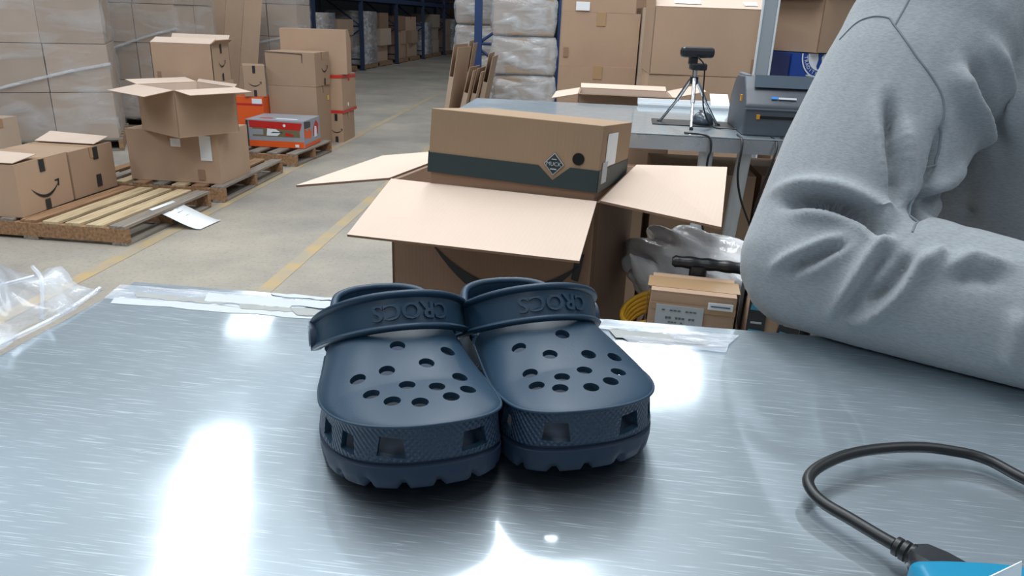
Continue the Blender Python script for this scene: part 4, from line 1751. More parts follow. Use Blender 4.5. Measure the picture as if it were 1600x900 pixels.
def printer():
    o = thing('label_printer', 'dark grey desktop label printer on the far bench', 'printer', (.735, 2.165, TZ), -6)
    o.scale = (.94, 1, .90)
    w_, d = .225, .26
    x = w_ / 2
    prof = [(-d / 2, 0), (d / 2, 0), (d / 2, .095), (.085, .150), (.050, .168), (-.060, .172), (-.095, .135), (-.118, .105), (-d / 2, .090)]
    bm = bmesh.new()
    a = [bm.verts.new((-x, p[0], p[1])) for p in prof]
    b = [bm.verts.new((x, p[0], p[1])) for p in prof]
    n = len(prof)
    bm.faces.new(a)
    bm.faces.new(b[::-1])
    for k in range(n):
        bm.faces.new((a[k], b[k], b[(k + 1) % n], a[(k + 1) % n]))
    bmesh.ops.recalc_face_normals(bm, faces=bm.faces)
    bmesh.ops.bevel(bm, geom=list(bm.edges), offset=.007, segments=3, profile=.5, affect='EDGES')
    frombm('body', bm, 'dark_grey_plastic', o, angle=40)
    m = Matrix.Rotation(0, 4, 'X')
    # top cover window, grey cheeks, seam, label slot, latches, logo bar
    panel('window', (-.088, -.0985, .1400), (.088, -.0985, .1400), (.084, -.064, .1735), (-.084, -.064, .1735), .002, 'mouse_gloss', o)
    boxpart('cheek', (-.108, -.092, -.060, .060, .168, .174), 'mid_grey_plastic', o, bev=.002)
    boxpart('cheek', (.092, .108, -.060, .060, .168, .174), 'mid_grey_plastic', o, bev=.002)
    boxpart('cover_seam', (-.1125, .1125, -.1325, -.129, .078, .082), 'mid_grey_plastic', o)
    boxpart('label_slot', (-.070, .070, -.1315, -.1280, .052, .060), 'hole_black', o)
    boxpart('latch', (-.078, -.068, -.1335, -.1290, .050, .064), 'amber', o, bev=.001)
    boxpart('latch', (.036, .046, -.1335, -.1290, .048, .062), 'amber', o, bev=.001)
    boxpart('latch', (-.117, -.111, -.07, -.058, .095, .115), 'amber', o, bev=.001)
    panel('status_bar', (-.04, -.1185, .1090), (-.022, -.1185, .1090), (-.022, -.1145, .1150), (-.04, -.1145, .1150), .002, 'screen_blue', o)
    panel('name_bar', (-.020, -.1185, .1090), (.030, -.1185, .1090), (.030, -.1150, .1140), (-.020, -.1150, .1140), .002, 'paper_grey', o)


printer()
# cords hanging from the far bench
for i, (pts, lab) in enumerate((
        ([(.60, 2.03, TZ + .004), (.600, 1.975, TZ - .01), (.595, 1.96, .93), (.615, 1.97, .86), (.66, 2.0, .78), (.70, 2.0, .70), (.74, 2.0, .5)],
         'black cord hanging furthest left over the edge of the far bench'),
        ([(.69, 2.02, TZ + .004), (.69, 1.965, TZ - .02), (.665, 1.955, .90), (.655, 1.96, .82), (.69, 1.97, .76), (.73, 1.98, .60), (.74, 2.0, .40)],
         'black cord hanging below the printer with a wide bow to the left'),
        ([(.715, 2.02, TZ + .004), (.71, 1.962, TZ - .02), (.70, 1.952, .92), (.71, 1.955, .86), (.735, 1.96, .80), (.75, 1.97, .6), (.75, 2.0, .40)],
         'black cord hanging straight below the printer'),
        ([(.455, 2.03, TZ + .004), (.51, 1.99, TZ + .002), (.518, 1.973, TZ - .03), (.512, 1.97, .95), (.520, 1.98, .80), (.55, 2.0, .72), (.62, 2.02, .66)],
         'thin black cord falling over the far bench edge below the tripod'))):
    o = thing('power_cord', lab, 'cord', (0, 0, 0))
    tube('cord', smooth_path(pts, 8), .0032, 'black_rubber', o, 6)

# ------------------------------------------------------------------ goods round the far bench
wt = thing('white_tray_box', 'shallow white carton lid at the back of the far bench', 'box', (.60, 2.70, TZ), -6)
boxpart('base', (-.17, .15, -.03, .06, 0, .008), 'paper_grey', wt)
boxpart('rim', (-.17, .15, -.03, -.025, .008, .016), 'paper', wt)
boxpart('rim', (-.17, .15, .055, .06, .008, .022), 'paper', wt)
panel('raised_end', (.085, -.020, .012), (.15, -.020, .012), (.15, .06, .046), (.085, .05, .046), .003, 'paper', wt)
open_carton('open carton with splayed flaps standing just behind the far bench', .36, .30, 1.035, (.42, 3.02, 0), -6,
            {'front': (.06, -.008, 0), 'left': (.10, .02, 0), 'right': (.12, -.03, 0), 'back': (.10, -.01, 0)})
# cartons stored under the far bench
for x, y, w_, d, z0, h, rot, lab in (
        (.27, 2.42, .30, .34, 0, .42, -6, 'bottom carton at the left under the far bench'),
        (.27, 2.42, .29, .33, .42, .40, -5, 'upper carton at the left under the far bench'),
        (.60, 2.42, .32, .36, 0, .45, -7, 'bottom carton in the middle under the far bench, behind the white legs'),
        (.60, 2.42, .31, .34, .45, .42, -6, 'upper carton in the middle under the far bench, behind the white legs'),
        (.95, 2.46, .32, .36, 0, .50, -6, 'lower dark carton at the right under the far bench, by the cords'),
        (.95, 2.46, .31, .34, .50, .36, -6, 'upper dark carton at the right under the far bench, by the cords')):
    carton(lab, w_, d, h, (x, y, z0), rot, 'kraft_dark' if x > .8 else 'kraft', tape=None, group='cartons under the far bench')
# stacks right of the aisle
z = 0
for k, (h, lab) in enumerate(((.25, 'lowest carton of the tall stack behind the far bench'), (.25, 'second carton up in the tall stack behind the far bench'),
                              (.28, 'third carton up in the tall stack behind the far bench'), (.284, 'fourth carton up in the tall stack, level with the webcam'),
                              (.283, 'second carton from the top of the tall stack, plain wide front'), (.24, 'top carton of the tall stack, white sticker on its front'))):
    o = carton(lab, .43 if k != 5 else .40, .42, h, (.445 if k != 5 else .43, 4.52, z), -2, 'kraft', group='tall carton stack behind the far bench', tape_dir='y')
    if k == 5:
        flat('sticker', rect(.075, .045), 'paper', o, face_mtx('front', .40, .42, h, -.09, .03, .006))
    if k in (3, 4):
        flat('stamp', rect(.028, .05), 'kraft_dark', o, face_mtx('front', .43, .42, h, -.185 if k == 4 else .16, .07, .0055))
    z += h
for k, (h, lab) in enumerate(((.52, 'lowest narrow carton in the gap beside the tall stack'), (.50, 'middle narrow carton in the gap beside the tall stack'),
                              (.36, 'narrow carton with a white top edge in the gap beside the tall stack'))):
    carton(lab, .17, .40, h, (.755, 4.46, (0, .52, 1.02)[k]), -3, 'kraft_grey', group='narrow cartons beside the tall stack', tape=None)
z = 0
for k, (h, w_, lab) in enumerate(((.50, .52, 'lowest big carton behind the webcam'), (.58, .52, 'big carton below the top one behind the webcam, red mark on its front'))):
    o = carton(lab, w_, .46, h, (.875, 3.74, z), -5, 'kraft', group='big cartons behind the webcam', tape=None)
    if k == 1:
        flat('red_mark', [(-.03, -.012), (-.005, -.016), (.03, -.008), (.024, .010), (-.004, .016), (-.028, .010)], 'red_tape', o,
             face_mtx('front', w_, .46, h, -.10, .46, .006))
    z += h
o = open_carton('big carton with its front flap folded back, topmost behind the webcam', .515, .46, .29, (.870, 3.74, 1.082), -4,
                {'front': (-.16, -.055, 0), 'left': (.008, -.10, 0)})
fr = lambda u, v, off: face_mtx('front', .515, .46, .29, u, v, off)
flat('stamp', rect(.034, .060), 'kraft_dark', o, fr(.215, .05, .001))
for u, wd in ((-.11, .12), (.17, .06)):
    m = Matrix.Translation((u, -.23 + .055, .29 + .0260)) @ Matrix.Rotation(R(19), 4, 'X')
    flat('sticker', rect(wd, .05), 'paper', o, m)
# grey upright post
ps = thing('steel_post', 'light grey steel upright post beside the big cartons', 'post', (1.035, 3.30, 0), 0)
boxpart('channel', (-.028, .028, -.018, .018, .008, 2.3), 'grey_post', ps, bev=.003)
boxpart('flange', (-.036, -.028, -.024, -.012, .008, 2.3), 'white_tube', ps, bev=.002)
boxpart('flange', (.028, .036, -.024, -.012, .008, 2.3), 'white_tube', ps, bev=.002)
boxpart('base_plate', (-.06, .06, -.06, .06, 0, .008), 'grey_post', ps)
# right-hand stack: brown cartons, blue printed carton, open carton
carton('bottom carton of the stack holding the blue printed carton', .46, .44, .50, (1.44, 3.92, 0), 12, 'kraft', group='stack with the blue carton')
carton('second carton of the stack, right under the blue printed carton', .46, .44, .55, (1.44, 3.92, .50), 12, 'kraft', group='stack with the blue carton')
bb = carton('blue carton with a round white emblem beside the sleeve', .40, .36, .145, (1.455, 3.92, 1.05), 14, 'blue_print', tape=None, name='blue_carton', seam=False)
flat('side_panel', rect(.34, .13), 'blue_side', bb, face_mtx('left', .40, .36, .145, 0, .0725, .005))
fb = lambda u, v, off: face_mtx('front', .40, .36, .145, u, v, off)


def halfdisc(r, ycut, n=40):
    a0 = math.asin(min(1, ycut / r))
    return [(r * math.cos(t), r * math.sin(t)) for t in [PI - a0 + (PI + 2 * a0) * k / n for k in range(n + 1)]]


EX, EY = -.045, .135
em = flat('emblem', halfdisc(.108, .006), 'white_print', bb, fb(EX, EY, .0048))
flat('emblem_ring', halfdisc(.101, .006), 'blue_print', em, fb(EX, EY, .0056))
flat('emblem_field', halfdisc(.074, .006), 'white_print', em, fb(EX, EY, .0064))
flat('emblem_figure', [(-.022, .006), (-.016, -.02), (-.022, -.052), (-.016, -.066), (.004, -.068), (.004, -.03), (.0, -.01), (.014, .006)], 'blue_print', em, fb(EX, EY, .0072))
flat('emblem_figure', [(.026, -.030), (.038, -.042), (.052, -.032), (.042, -.018)], 'blue_print', em, fb(EX, EY, .0072))
for q in range(5):
    a = R(20 + 22 * q)
    flat('emblem_ray', [(.004 + .012 * math.cos(a) + .012, -.022 + .012 * math.sin(a)), (.017 + .030 * math.cos(a), -.022 + .026 * math.sin(a)),
                        (.019 + .030 * math.cos(a), -.021 + .026 * math.sin(a))], 'ink_blue', em, fb(EX, EY, .0072))
for k, ch in enumerate('TRADITION SILVER'):
    a = R(188 + 172 * k / 15)
    if ch == ' ':
        continue
    m = fb(EX, EY, .0074) @ Matrix.Translation((.0875 * math.cos(a), .0875 * math.sin(a), 0)) @ Matrix.Rotation(a + PI / 2, 4, 'Z')
    lettering(ch, .024, 'white_print', em, m)
open_carton('open carton with pale raised flaps on top of the blue carton', .34, .36, .255, (1.44, 3.92, 1.196), 36,
            {'front': (.05, -.03, 0), 'right': (.12, -.05, 0), 'back': (.05, -.06, 0), 'left': (.10, -.02, 0)})

# ------------------------------------------------------------------ pallets
def pallet(label, w_, d, h, loc, rot, boards, mats, group='wooden pallets'):
    """deck boards run along x (w_), stringers along y (d); origin = base centre"""
    o = thing('wooden_pallet', label, 'pallet', loc, rot, group)
    rnd = random.Random(label)
    t = .018
    x = w_ / 2
    for k in range(boards):
        y = -d / 2 + .05 + (d - .10) * k / (boards - 1)
        bw = .045 + rnd.uniform(-.006, .006)
        boxpart('deck_board', (-x + rnd.uniform(0, .008), x - rnd.uniform(0, .008), y - bw, y + bw, h - t, h + rnd.uniform(-.003, 0)), mats[k % len(mats)], o, bev=.002)
    for k in range(3):
        sx = (-x + .02, 0, x - .02)[k]
        boxpart('stringer', (sx - .019, sx + .019, -d / 2, d / 2, t, h - t), 'wood_brown', o, bev=.002)
    for k in range(3):
        y = -d / 2 + .05 + (d - .10) * k / 2
        boxpart('bottom_board', (-x, x, y - .045, y + .045, 0, t), 'wood_grey', o, bev=.002)
    return o


PH = .118


def pal_at(label, cx, cy, w_, d, rot, boards, mats):
    """corner nearest the camera (right front) at cx, cy; boards run away from the camera"""
    a = R(rot)
    ox, oy = -w_ / 2 * math.cos(a) - d / 2 * math.sin(a), -w_ / 2 * math.sin(a) + d / 2 * math.cos(a)
    # deck boards along local x, so turn the pallet a quarter
    return pallet(label, d, w_, PH, (cx + ox, cy + oy, 0), rot + 90, boards, mats)


pal_at('pallet of pale slats nearest the camera with two arrow-print cartons', -2.205, 3.985, 1.20, .95, -6.5, 9, ['wood_grey', 'wood_pale', 'wood_pale', 'wood_pale', 'wood_brown'])
pal_at('middle pallet under the leaning carton pile', -2.055, 5.06, 1.10, 1.10, -4, 8, ['wood_grey', 'wood_brown', 'wood_pale'])
pal_at('furthest small pallet under the orange toy carton', -1.94, 6.42, 1.00, .82, -8, 6, ['wood_grey'])
ws = thing('paper_sheet', 'white paper sheet drooping off the edge of the nearest pallet', 'paper', (-2.12, 4.50, 0), -5)
n = 12
vs, fs = [], []
for i in range(n + 1):
    t = i / n
    for s in (0, 1):
        x = -.115 + .30 * t
        z = .124 - .122 * (t ** .9) + .02 * math.sin(PI * t) - .035 * math.sin(PI * t) * t
        z = max(z, .003 + .004 * t)
        vs.append((x + .02 * s, -.15 + .235 * s + .03 * t, z))
for i in range(n):
    fs.append((2 * i, 2 * i + 2, 2 * i + 3, 2 * i + 1))
sh = mk('sheet', vs, fs, 'paper', ws, smooth=True)
sh.modifiers.new('t', 'SOLIDIFY').thickness = .0008
for k, (u, v, ln) in enumerate(((-.06, -.02, .08), (-.03, .0, .10), (.0, -.04, .06), (.04, -.02, .05))):
    tt = (u + .115) / .30
    zz = max(.124 - .122 * (tt ** .9) + .02 * math.sin(PI * tt) - .035 * math.sin(PI * tt) * tt, .004) + .002
    m = boxpart('pen_stroke', (u, u + .008, v, v + ln, zz, zz + .001), 'ink_blue', ws)

# ------------------------------------------------------------------ cartons on the pallets
def print_face(o, face, w_, d, h, u=0.0, sw=.2, sv=.5, tape_top=True, tape_bot=True, tw=.045):
    smile(o, face_mtx(face, w_, d, h, u, h * sv, .0055), sw)
    if tape_top:
        flat('printed_tape', rect(tw, h * .24), 'tape_dark', o, face_mtx(face, w_, d, h, u, h * .87, .0055))
    if tape_bot:
        flat('printed_tape', rect(tw, h * .20), 'tape_dark', o, face_mtx(face, w_, d, h, u, h * .11, .0055))


# two cartons on the nearest pallet, arrow print towards the aisle
def from_corner(cx, cy, w_, d, rot):
    """base centre of a box whose right-front corner is at cx, cy"""
    a = R(rot)
    return (cx - w_ / 2 * math.cos(a) - d / 2 * math.sin(a), cy - w_ / 2 * math.sin(a) + d / 2 * math.cos(a))


x, y = from_corner(-2.845, 4.09, .42, .455, -4)
o = carton('carton with a curved arrow on the nearest pallet, at the left edge', .42, .455, .305, (x, y, PH), -4, 'kraft', group='arrow-print cartons')
print_face(o, 'right', .42, .455, .305, -.01, .24, .48)
panel('loose_flap', (-.20, -.22, .312), (.20, -.22, .312), (.20, -.02, .330), (-.20, -.02, .345), .004, 'kraft', o, 'kraft_inner')
x, y = from_corner(-2.81, 4.56, .44, .43, -6)
o = carton('carton with dark tape ends behind the arrow carton on the nearest pallet', .44, .43, .30, (x, y, PH), -6, 'kraft', group='arrow-print cartons')
flat('printed_tape', rect(.05, .08), 'tape_dark', o, face_mtx('right', .44, .43, .30, .03, .255, .0055))
flat('printed_tape', rect(.05, .08), 'tape_dark', o, face_mtx('right', .44, .43, .30, .03, .075, .0055))
panel('loose_flap', (-.21, .05, .308), (.21, .05, .308), (.21, .21, .335), (-.21, .21, .350), .004, 'kraft', o, 'kraft_inner')

x, y = from_corner(-2.10, 5.14, .68, .46, -6)
o = carton('wide carton with white stickers at the bottom of the leaning pile', .68, .46, .36, (x, y, PH), -6, 'kraft', tape_dir='y')
flat('sticker', rect(.075, .058), 'paper', o, face_mtx('front', .68, .46, .36, .03, .28, .006))
flat('sticker', rect(.085, .175), 'paper', o, face_mtx('front', .68, .46, .36, .25, .25, .006))
flat('stamp', rect(.05, .075), 'kraft_dark', o, face_mtx('front', .68, .46, .36, .20, .06, .006))
o = open_carton('carton turned cornerwise with four spread flaps, in the leaning pile', .44, .50, .305, (-2.300, 5.195, PH + .362), 52,
                {'front': (.20, .015, 0), 'right': (.02, -.02, 0), 'left': (.20, .03, 0), 'back': (.16, -.02, 0)})
o = carton('hidden tall carton carrying the upper arrow-print carton', .44, .36, .655, (-2.49, 5.80, PH), -3, 'kraft', tape=None)
o = open_carton('carton with a small arrow print and half-raised lid, above the leaning pile', .45, .34, .27, (-2.50, 5.80, PH + .656), 0,
                {'front': (-.11, -.035, 0), 'back': (.05, -.055, 0), 'right': (.04, -.03, 0)})
print_face(o, 'right', .45, .34, .27, 0, .13, .52, tw=.025)
flat('stamp', rect(.03, .045), 'kraft_dark', o, face_mtx('front', .45, .34, .27, -.18, .045, .001))
# orange printed goods on the furthest pallet
ty = thing('toy_box', 'orange and red printed toy carton with a window panel on the furthest pallet', 'box', (-2.19, 6.93, PH), -4)
w_, d, h = .54, .44, .245
boxpart('body', (-w_ / 2, w_ / 2, -d / 2, d / 2, 0, h), 'toy_grey', ty, bev=.003)
ft = lambda u, v, off=.001: face_mtx('front', w_, d, h, u, v, off)
flat('orange_base', rect(w_ - .01, .055), 'toy_orange', ty, ft(0, .030))
flat('grey_band', rect(w_ - .05, .038), 'toy_grey', ty, ft(.0, .076))
flat('red_header', [(-.235, -.030), (.235, -.045), (.255, .020), (-.24, .032)], 'toy_red', ty, ft(0, .205))
flat('picture', rect(.44, .075), 'toy_olive', ty, ft(.01, .135, .0008))
flat('picture_shape', [(-.06, -.03), (.04, -.03), (.075, .0), (.03, .03), (-.05, .034)], 'white_print', ty, ft(-.02, .135, .0018))
flat('picture_shape', [(-.05, -.006), (.06, -.002), (.06, .006), (-.03, .006)], 'toy_dark', ty, ft(.01, .135, .0026))
flat('picture_shape', rect(.10, .05), 'toy_grey', ty, ft(-.16, .135, .0018))
flat('picture_shape', [(-.03, -.02), (.05, -.024), (.05, -.008), (-.02, .012)], 'toy_red', ty, ft(.12, .128, .0018))
flat('dark_post', rect(.022, .235), 'toy_dark', ty, ft(-.258, .120, .0020))
flat('round_mark', [(.013 * math.cos(k * PI / 8), .013 * math.sin(k * PI / 8)) for k in range(16)], 'white_print', ty, ft(.09, .200, .0020))
flat('price_sticker', rect(.035, .025), 'white_print', ty, ft(.20, .022, .0020))
fs_ = lambda u, v, off=.001: face_mtx('right', w_, d, h, u, v, off)
flat('side_base', rect(d - .01, .055), 'toy_grey', ty, fs_(0, .060))
flat('side_base', rect(d - .01, .032), 'toy_orange', ty, fs_(0, .018))
flat('side_flame', [(-.21, .02), (-.05, .0), (-.02, .06), (-.08, .10), (-.12, .07), (-.21, .11)], 'toy_orange', ty, fs_(0, .07, .0016))
flat('side_picture', [(.02, .02), (.15, .03), (.17, .12), (.10, .16), (.03, .10)], 'toy_red', ty, fs_(0, .06, .0016))
flat('side_picture', [(.04, .0), (.11, .0), (.11, .09), (.06, .10)], 'white_print', ty, fs_(0, .07, .0024))
flat('side_dark', [(-.21, .0), (-.05, .0), (-.05, .05), (-.21, .065)], 'toy_dark', ty, fs_(0, .175, .0016))
flat('top_strip', rect(.20, .05), 'white_print', ty, face_mtx('top', w_, d, h, .08, -.12, .0008))
flat('top_strip', rect(.12, .05), 'toy_red', ty, face_mtx('top', w_, d, h, -.12, -.10, .0008))
ob = thing('orange_box', 'small orange and white carton behind the toy carton', 'box', (-2.62, 7.41, 0), -4)
boxpart('body', (-.14, .14, -.12, .12, 0, .50), 'toy_orange', ob, bev=.003)
flat('white_label', rect(.10, .055), 'white_print', ob, face_mtx('front', .28, .24, .50, .08, .455, .001))
flat('red_strip', rect(.27, .02), 'toy_red', ob, face_mtx('front', .28, .24, .50, 0, .425, .001))  # narrow red strip across the front, under the white label
o = carton('small arrow-print carton standing between the upper carton piles', .20, .24, .29, (-2.60, 7.41, .502), 20, 'kraft', group='arrow-print cartons')
print_face(o, 'front', .20, .24, .29, 0, .12, .45, tw=.026)
# pair of cartons behind the toy carton
o = carton('plain carton with a yellow tag behind the toy carton', .48, .46, .60, (-2.22, 7.64, 0), -3, 'kraft')
flat('yellow_tag', rect(.06, .05), 'yellow_tag', o, face_mtx('right', .48, .46, .60, .12, .47, .006))
o = carton('carton with a folded corner and arrow print on the plain tagged carton', .50, .40, .32, (-2.22, 7.62, .602), -6, 'kraft', group='arrow-print cartons')
print_face(o, 'right', .50, .40, .32, .04, .17, .55, tw=.035, tape_bot=True, tape_top=False)
flat('dark_edge', [(-.25, .0), (.12, -.012), (.12, -.09), (.125, -.09), (.128, -.006), (-.25, .005)], 'tape_dark', o, face_mtx('front', .50, .40, .32, 0, .312, .006))
# tall red-taped pile at the aisle
o = carton('bottom carton with a dark arrow print in the red-taped pile', .50, .42, .30, (-2.08, 8.05, 0), -4, 'kraft', group='red-taped pile')
print_face(o, 'front', .50, .42, .30, .18, .12, .45, tw=.03)
o = carton('middle carton of the red-taped pile, red tape below it', .52, .46, .39, (-2.08, 8.08, .302), -5, 'kraft', group='red-taped pile', tape='red_tape')
for v, r in ((.015, 0), (.365, 2)):
    flat('red_tape', rect(.53, .030), 'red_tape', o, face_mtx('front', .52, .46, .39, 0, v, .006, r))
    flat('red_tape', rect(.47, .030), 'red_tape', o, face_mtx('right', .52, .46, .39, 0, v, .006, -r))
flat('round_label', [(.022 * math.cos(k * PI / 8), .022 * math.sin(k * PI / 8)) for k in range(16)], 'paper', o, face_mtx('right', .52, .46, .39, -.06, .08, .006))
o = carton('tall top carton of the red-taped pile with a crushed rear corner', .66, .40, .44, (-2.14, 8.05, .694), 6, 'kraft', group='red-taped pile', tape=None, seam=False)
for ch in o.children:
    if ch.name.startswith('body'):
        for v in ch.data.vertices:
            if v.co.y > 0:
                v.co.z -= .10 * (v.co.z / .44) * (v.co.y / .20)
# kraft panel leaning behind
pn = thing('cardboard_sheet', 'large creased cardboard sheet leaning against the stacks at the back', 'sheet', (-3.80, 9.85, 0), -6)
for k in range(3):
    a = -.38 + .25 * k
    panel('panel', (a, -.06 - .01 * k, 0), (a + .246, -.07 - .01 * (k + 1), 0), (a + .20, .52, 1.43), (a - .046, .53, 1.44), .006, 'kraft', pn)

# ------------------------------------------------------------------ film-wrapped stacks
def wrapped_stack(desc, short, cx, cy, rot, cols, rows, bw, bd, bh, mat, fmat, group, pad=.012, base=.118, lean=0.0, depth=2):
    """a pallet, its cartons one by one and the film round them"""
    a = R(rot)
    names = ['lowest', 'second', 'third', 'fourth', 'fifth', 'sixth']
    rnd = random.Random(desc)
    pallet('pallet under ' + desc, cols * bw + .06, depth * bd + .06, base, (cx, cy, 0), rot, 7, ['wood_grey', 'wood_brown'])
    for r_ in range(rows):
        for c in range(cols):
            for q in range(depth):
                lx, ly = (c - (cols - 1) / 2) * (bw + .004), (q - (depth - 1) / 2) * (bd + .004)
                lx += lean * r_ * bh + rnd.uniform(-.004, .004)
                off = rnd.uniform(0, .02) if c else 0
                col = ('left', 'right')[c] + ' column' if cols == 2 else ('left', 'middle', 'right')[c] + ' column'
                row = 'front row' if q == 0 else 'rear row'
                carton('%s up, %s, %s, in the %s' % (names[r_], col, row, short), bw - .004, bd - .004, bh - .002,
                       (cx + lx * math.cos(a) - ly * math.sin(a), cy + lx * math.sin(a) + ly * math.cos(a), base + r_ * bh),
                       rot + rnd.uniform(-.6, .6), mat, group=group, tape=None, seam=False, bulge=.003)
    f = thing('stretch_film', 'clear stretch film wrapped round ' + desc, 'film', (cx, cy, base), rot)
    W_, D_, H_ = cols * bw / 2 + pad, depth * bd / 2 + pad, rows * bh
    nz = 28
    ring = []
    m = 14
    for k in range(m):
        ring.append((-W_ + 2 * W_ * k / m, -D_))
    for k in range(m):
        ring.append((W_, -D_ + 2 * D_ * k / m))
    for k in range(m):
        ring.append((W_ - 2 * W_ * k / m, D_))
    for k in range(m):
        ring.append((-W_, D_ - 2 * D_ * k / m))
    vs, fs = [], []
    nn = len(ring)
    for j in range(nz + 1):
        zz = -.03 + (H_ + .03) * j / nz
        for i, (x, y) in enumerate(ring):
            s = .008 * math.sin(9 * zz + i * .55) + .006 * math.sin(23 * zz - i * .9)
            k = 1 + (abs(s)) / max(W_, D_)
            vs.append((x * k + lean * max(0, zz), y * k, zz))
    for j in range(nz):
        for i in range(nn):
            fs.append((j * nn + i, j * nn + (i + 1) % nn, (j + 1) * nn + (i + 1) % nn, (j + 1) * nn + i))
    mk('film_sheet', vs, fs, fmat, f, smooth=True)
    # twisted ropes of film
    for k in range(1):
        z0 = rnd.uniform(.1, H_ * .5)
        z1 = z0 + rnd.uniform(.15, .45)
        pts = [(-W_ - .01, -D_ - .014, z0), (-W_ * .3, -D_ - .02, z0 + (z1 - z0) * .4), (W_ * .4, -D_ - .02, z0 + (z1 - z0) * .75), (W_ + .01, -D_ - .014, min(z1, H_))]
        pts = [(p[0] + lean * p[2], p[1], p[2]) for p in pts]
        tube('film_rope', smooth_path(pts, 6), .009 + .004 * (k == 0), 'film_milky', f, 6)
    return f


wrapped_stack('the film-wrapped pallet load at the far left', 'far left wrapped load', -4.41, 7.17, 24, 2, 4, .50, .50, .42, 'kraft_grey', 'film', 'cartons of the far left wrapped load')
wrapped_stack('the second film-wrapped load, behind the far left one', 'second wrapped load', -4.16, 8.78, -4, 2, 4, .46, .44, .40, 'kraft_grey', 'film', 'cartons of the second wrapped load', lean=.02)
wrapped_stack('the third film-wrapped load, behind the leaning cardboard sheet', 'third wrapped load', -3.70, 11.0, -6, 3, 4, .42, .50, .42, 'kraft_grey', 'film', 'cartons of the third wrapped load', depth=1)
gb = carton('pale grey carton at the left edge beside the wrapped load', .40, .40, .40, (-5.02, 6.75, .0), -3, 'kraft_grey')
gb.location = (-4.37, 5.95, 0)

# silver-wrapped bundles right of the aisle
def bundle(label, x, y, z, w_, d, h, seed, rot):
    o = thing('wrapped_bundle', label, 'bundle', (x, y, z), rot, 'film-wrapped bundles')
    rnd = random.Random(seed)
    boxpart('goods', (-w_ / 2 + .02, w_ / 2 - .02, -d / 2 + .02, d / 2 - .02, .012, h - .012), 'kraft_grey', o, bev=.02)
    bm = bmesh.new()
    bx(bm, -w_ / 2, w_ / 2, -d / 2, d / 2, 0, h)
    bmesh.ops.subdivide_edges(bm, edges=list(bm.edges), cuts=11, use_grid_fill=True)
    ph = [(rnd.uniform(5, 16), rnd.uniform(5, 16), rnd.uniform(12, 40), rnd.uniform(0, 6)) for _ in range(6)]
    for v in bm.verts:
        c = v.co.copy()
        q = 1 - .10 * abs(2 * c.z / h - 1) ** 3
        s = sum(math.sin(a * c.x + b * c.y + e * c.z + p) for a, b, e, p in ph) * .004
        v.co = Vector((c.x * q + s, c.y * q + s, c.z if c.z < .01 or c.z > h - .01 else c.z + s))
    frombm('film_skin', bm, 'film_milky', o, smooth=True)


for k, (z, h, w_, lab) in enumerate(((0, .36, .66, 'lowest grey film-wrapped bundle beside the leaning flat cartons'),
                                     (.36, .36, .70, 'second film-wrapped bundle up beside the leaning flat cartons'),
                                     (.72, .40, .72, 'third film-wrapped bundle up with a shiny lower fold'),
                                     (1.12, .42, .70, 'topmost shiny film-wrapped bundle right of the blue upright'))):
    bundle(lab, .07 - .02 * k, 8.55, z, w_, .60, h, 20 + k, -3 + 2 * k)
for k in range(4):
    bundle(('lowest', 'second', 'third', 'topmost')[k] + ' pale bundle standing behind the blue upright', -.52, 11.2, .40 * k, .80, .7, .395, 40 + k, -4)
for k in range(3):
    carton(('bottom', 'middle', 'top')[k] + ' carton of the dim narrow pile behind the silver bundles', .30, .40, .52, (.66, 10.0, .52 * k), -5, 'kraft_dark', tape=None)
# flattened cartons leaning on the bundles
for k, (x, y, ln, hh, tilt, lab) in enumerate((
        (-.72, 7.55, .42, 1.06, 9, 'front grey-edged flattened carton leaning at the aisle corner'),
        (-.615, 7.60, .40, .86, 13, 'short flattened carton leaning second from the aisle'),
        (-.535, 7.70, .44, .84, 12, 'flattened carton leaning third from the aisle'),
        (-.455, 7.85, .46, .98, 11, 'flattened carton leaning nearest the silver bundles'),
        (-.66, 8.12, .46, 1.08, 9, 'tall flattened carton leaning at the rear of the flat cartons'))):
    o = thing('flattened_carton', lab, 'cardboard', (x, y, 0), -12, 'leaning flattened cartons')
    o.rotation_euler = Euler((0, R(tilt), R(-14 + 3 * k)), 'XYZ')
    t = .022
    panel('outer_sheet', (-t, -ln / 2, 0), (-t, ln / 2, 0), (-t, ln / 2, hh), (-t, -ln / 2, hh), -.006, 'kraft', o)
    panel('outer_sheet', (t, -ln / 2, 0), (t, ln / 2, 0), (t, ln / 2 - .01, hh - .02), (t, -ln / 2 - .005, hh - .02), -.006, 'kraft', o)
    panel('folded_edge', (-t, -ln / 2 - .003, .0), (t, -ln / 2 - .003, 0), (t, -ln / 2 - .003, hh * .72), (-t, -ln / 2 - .003, hh * .72), .005, 'kraft_grey', o)

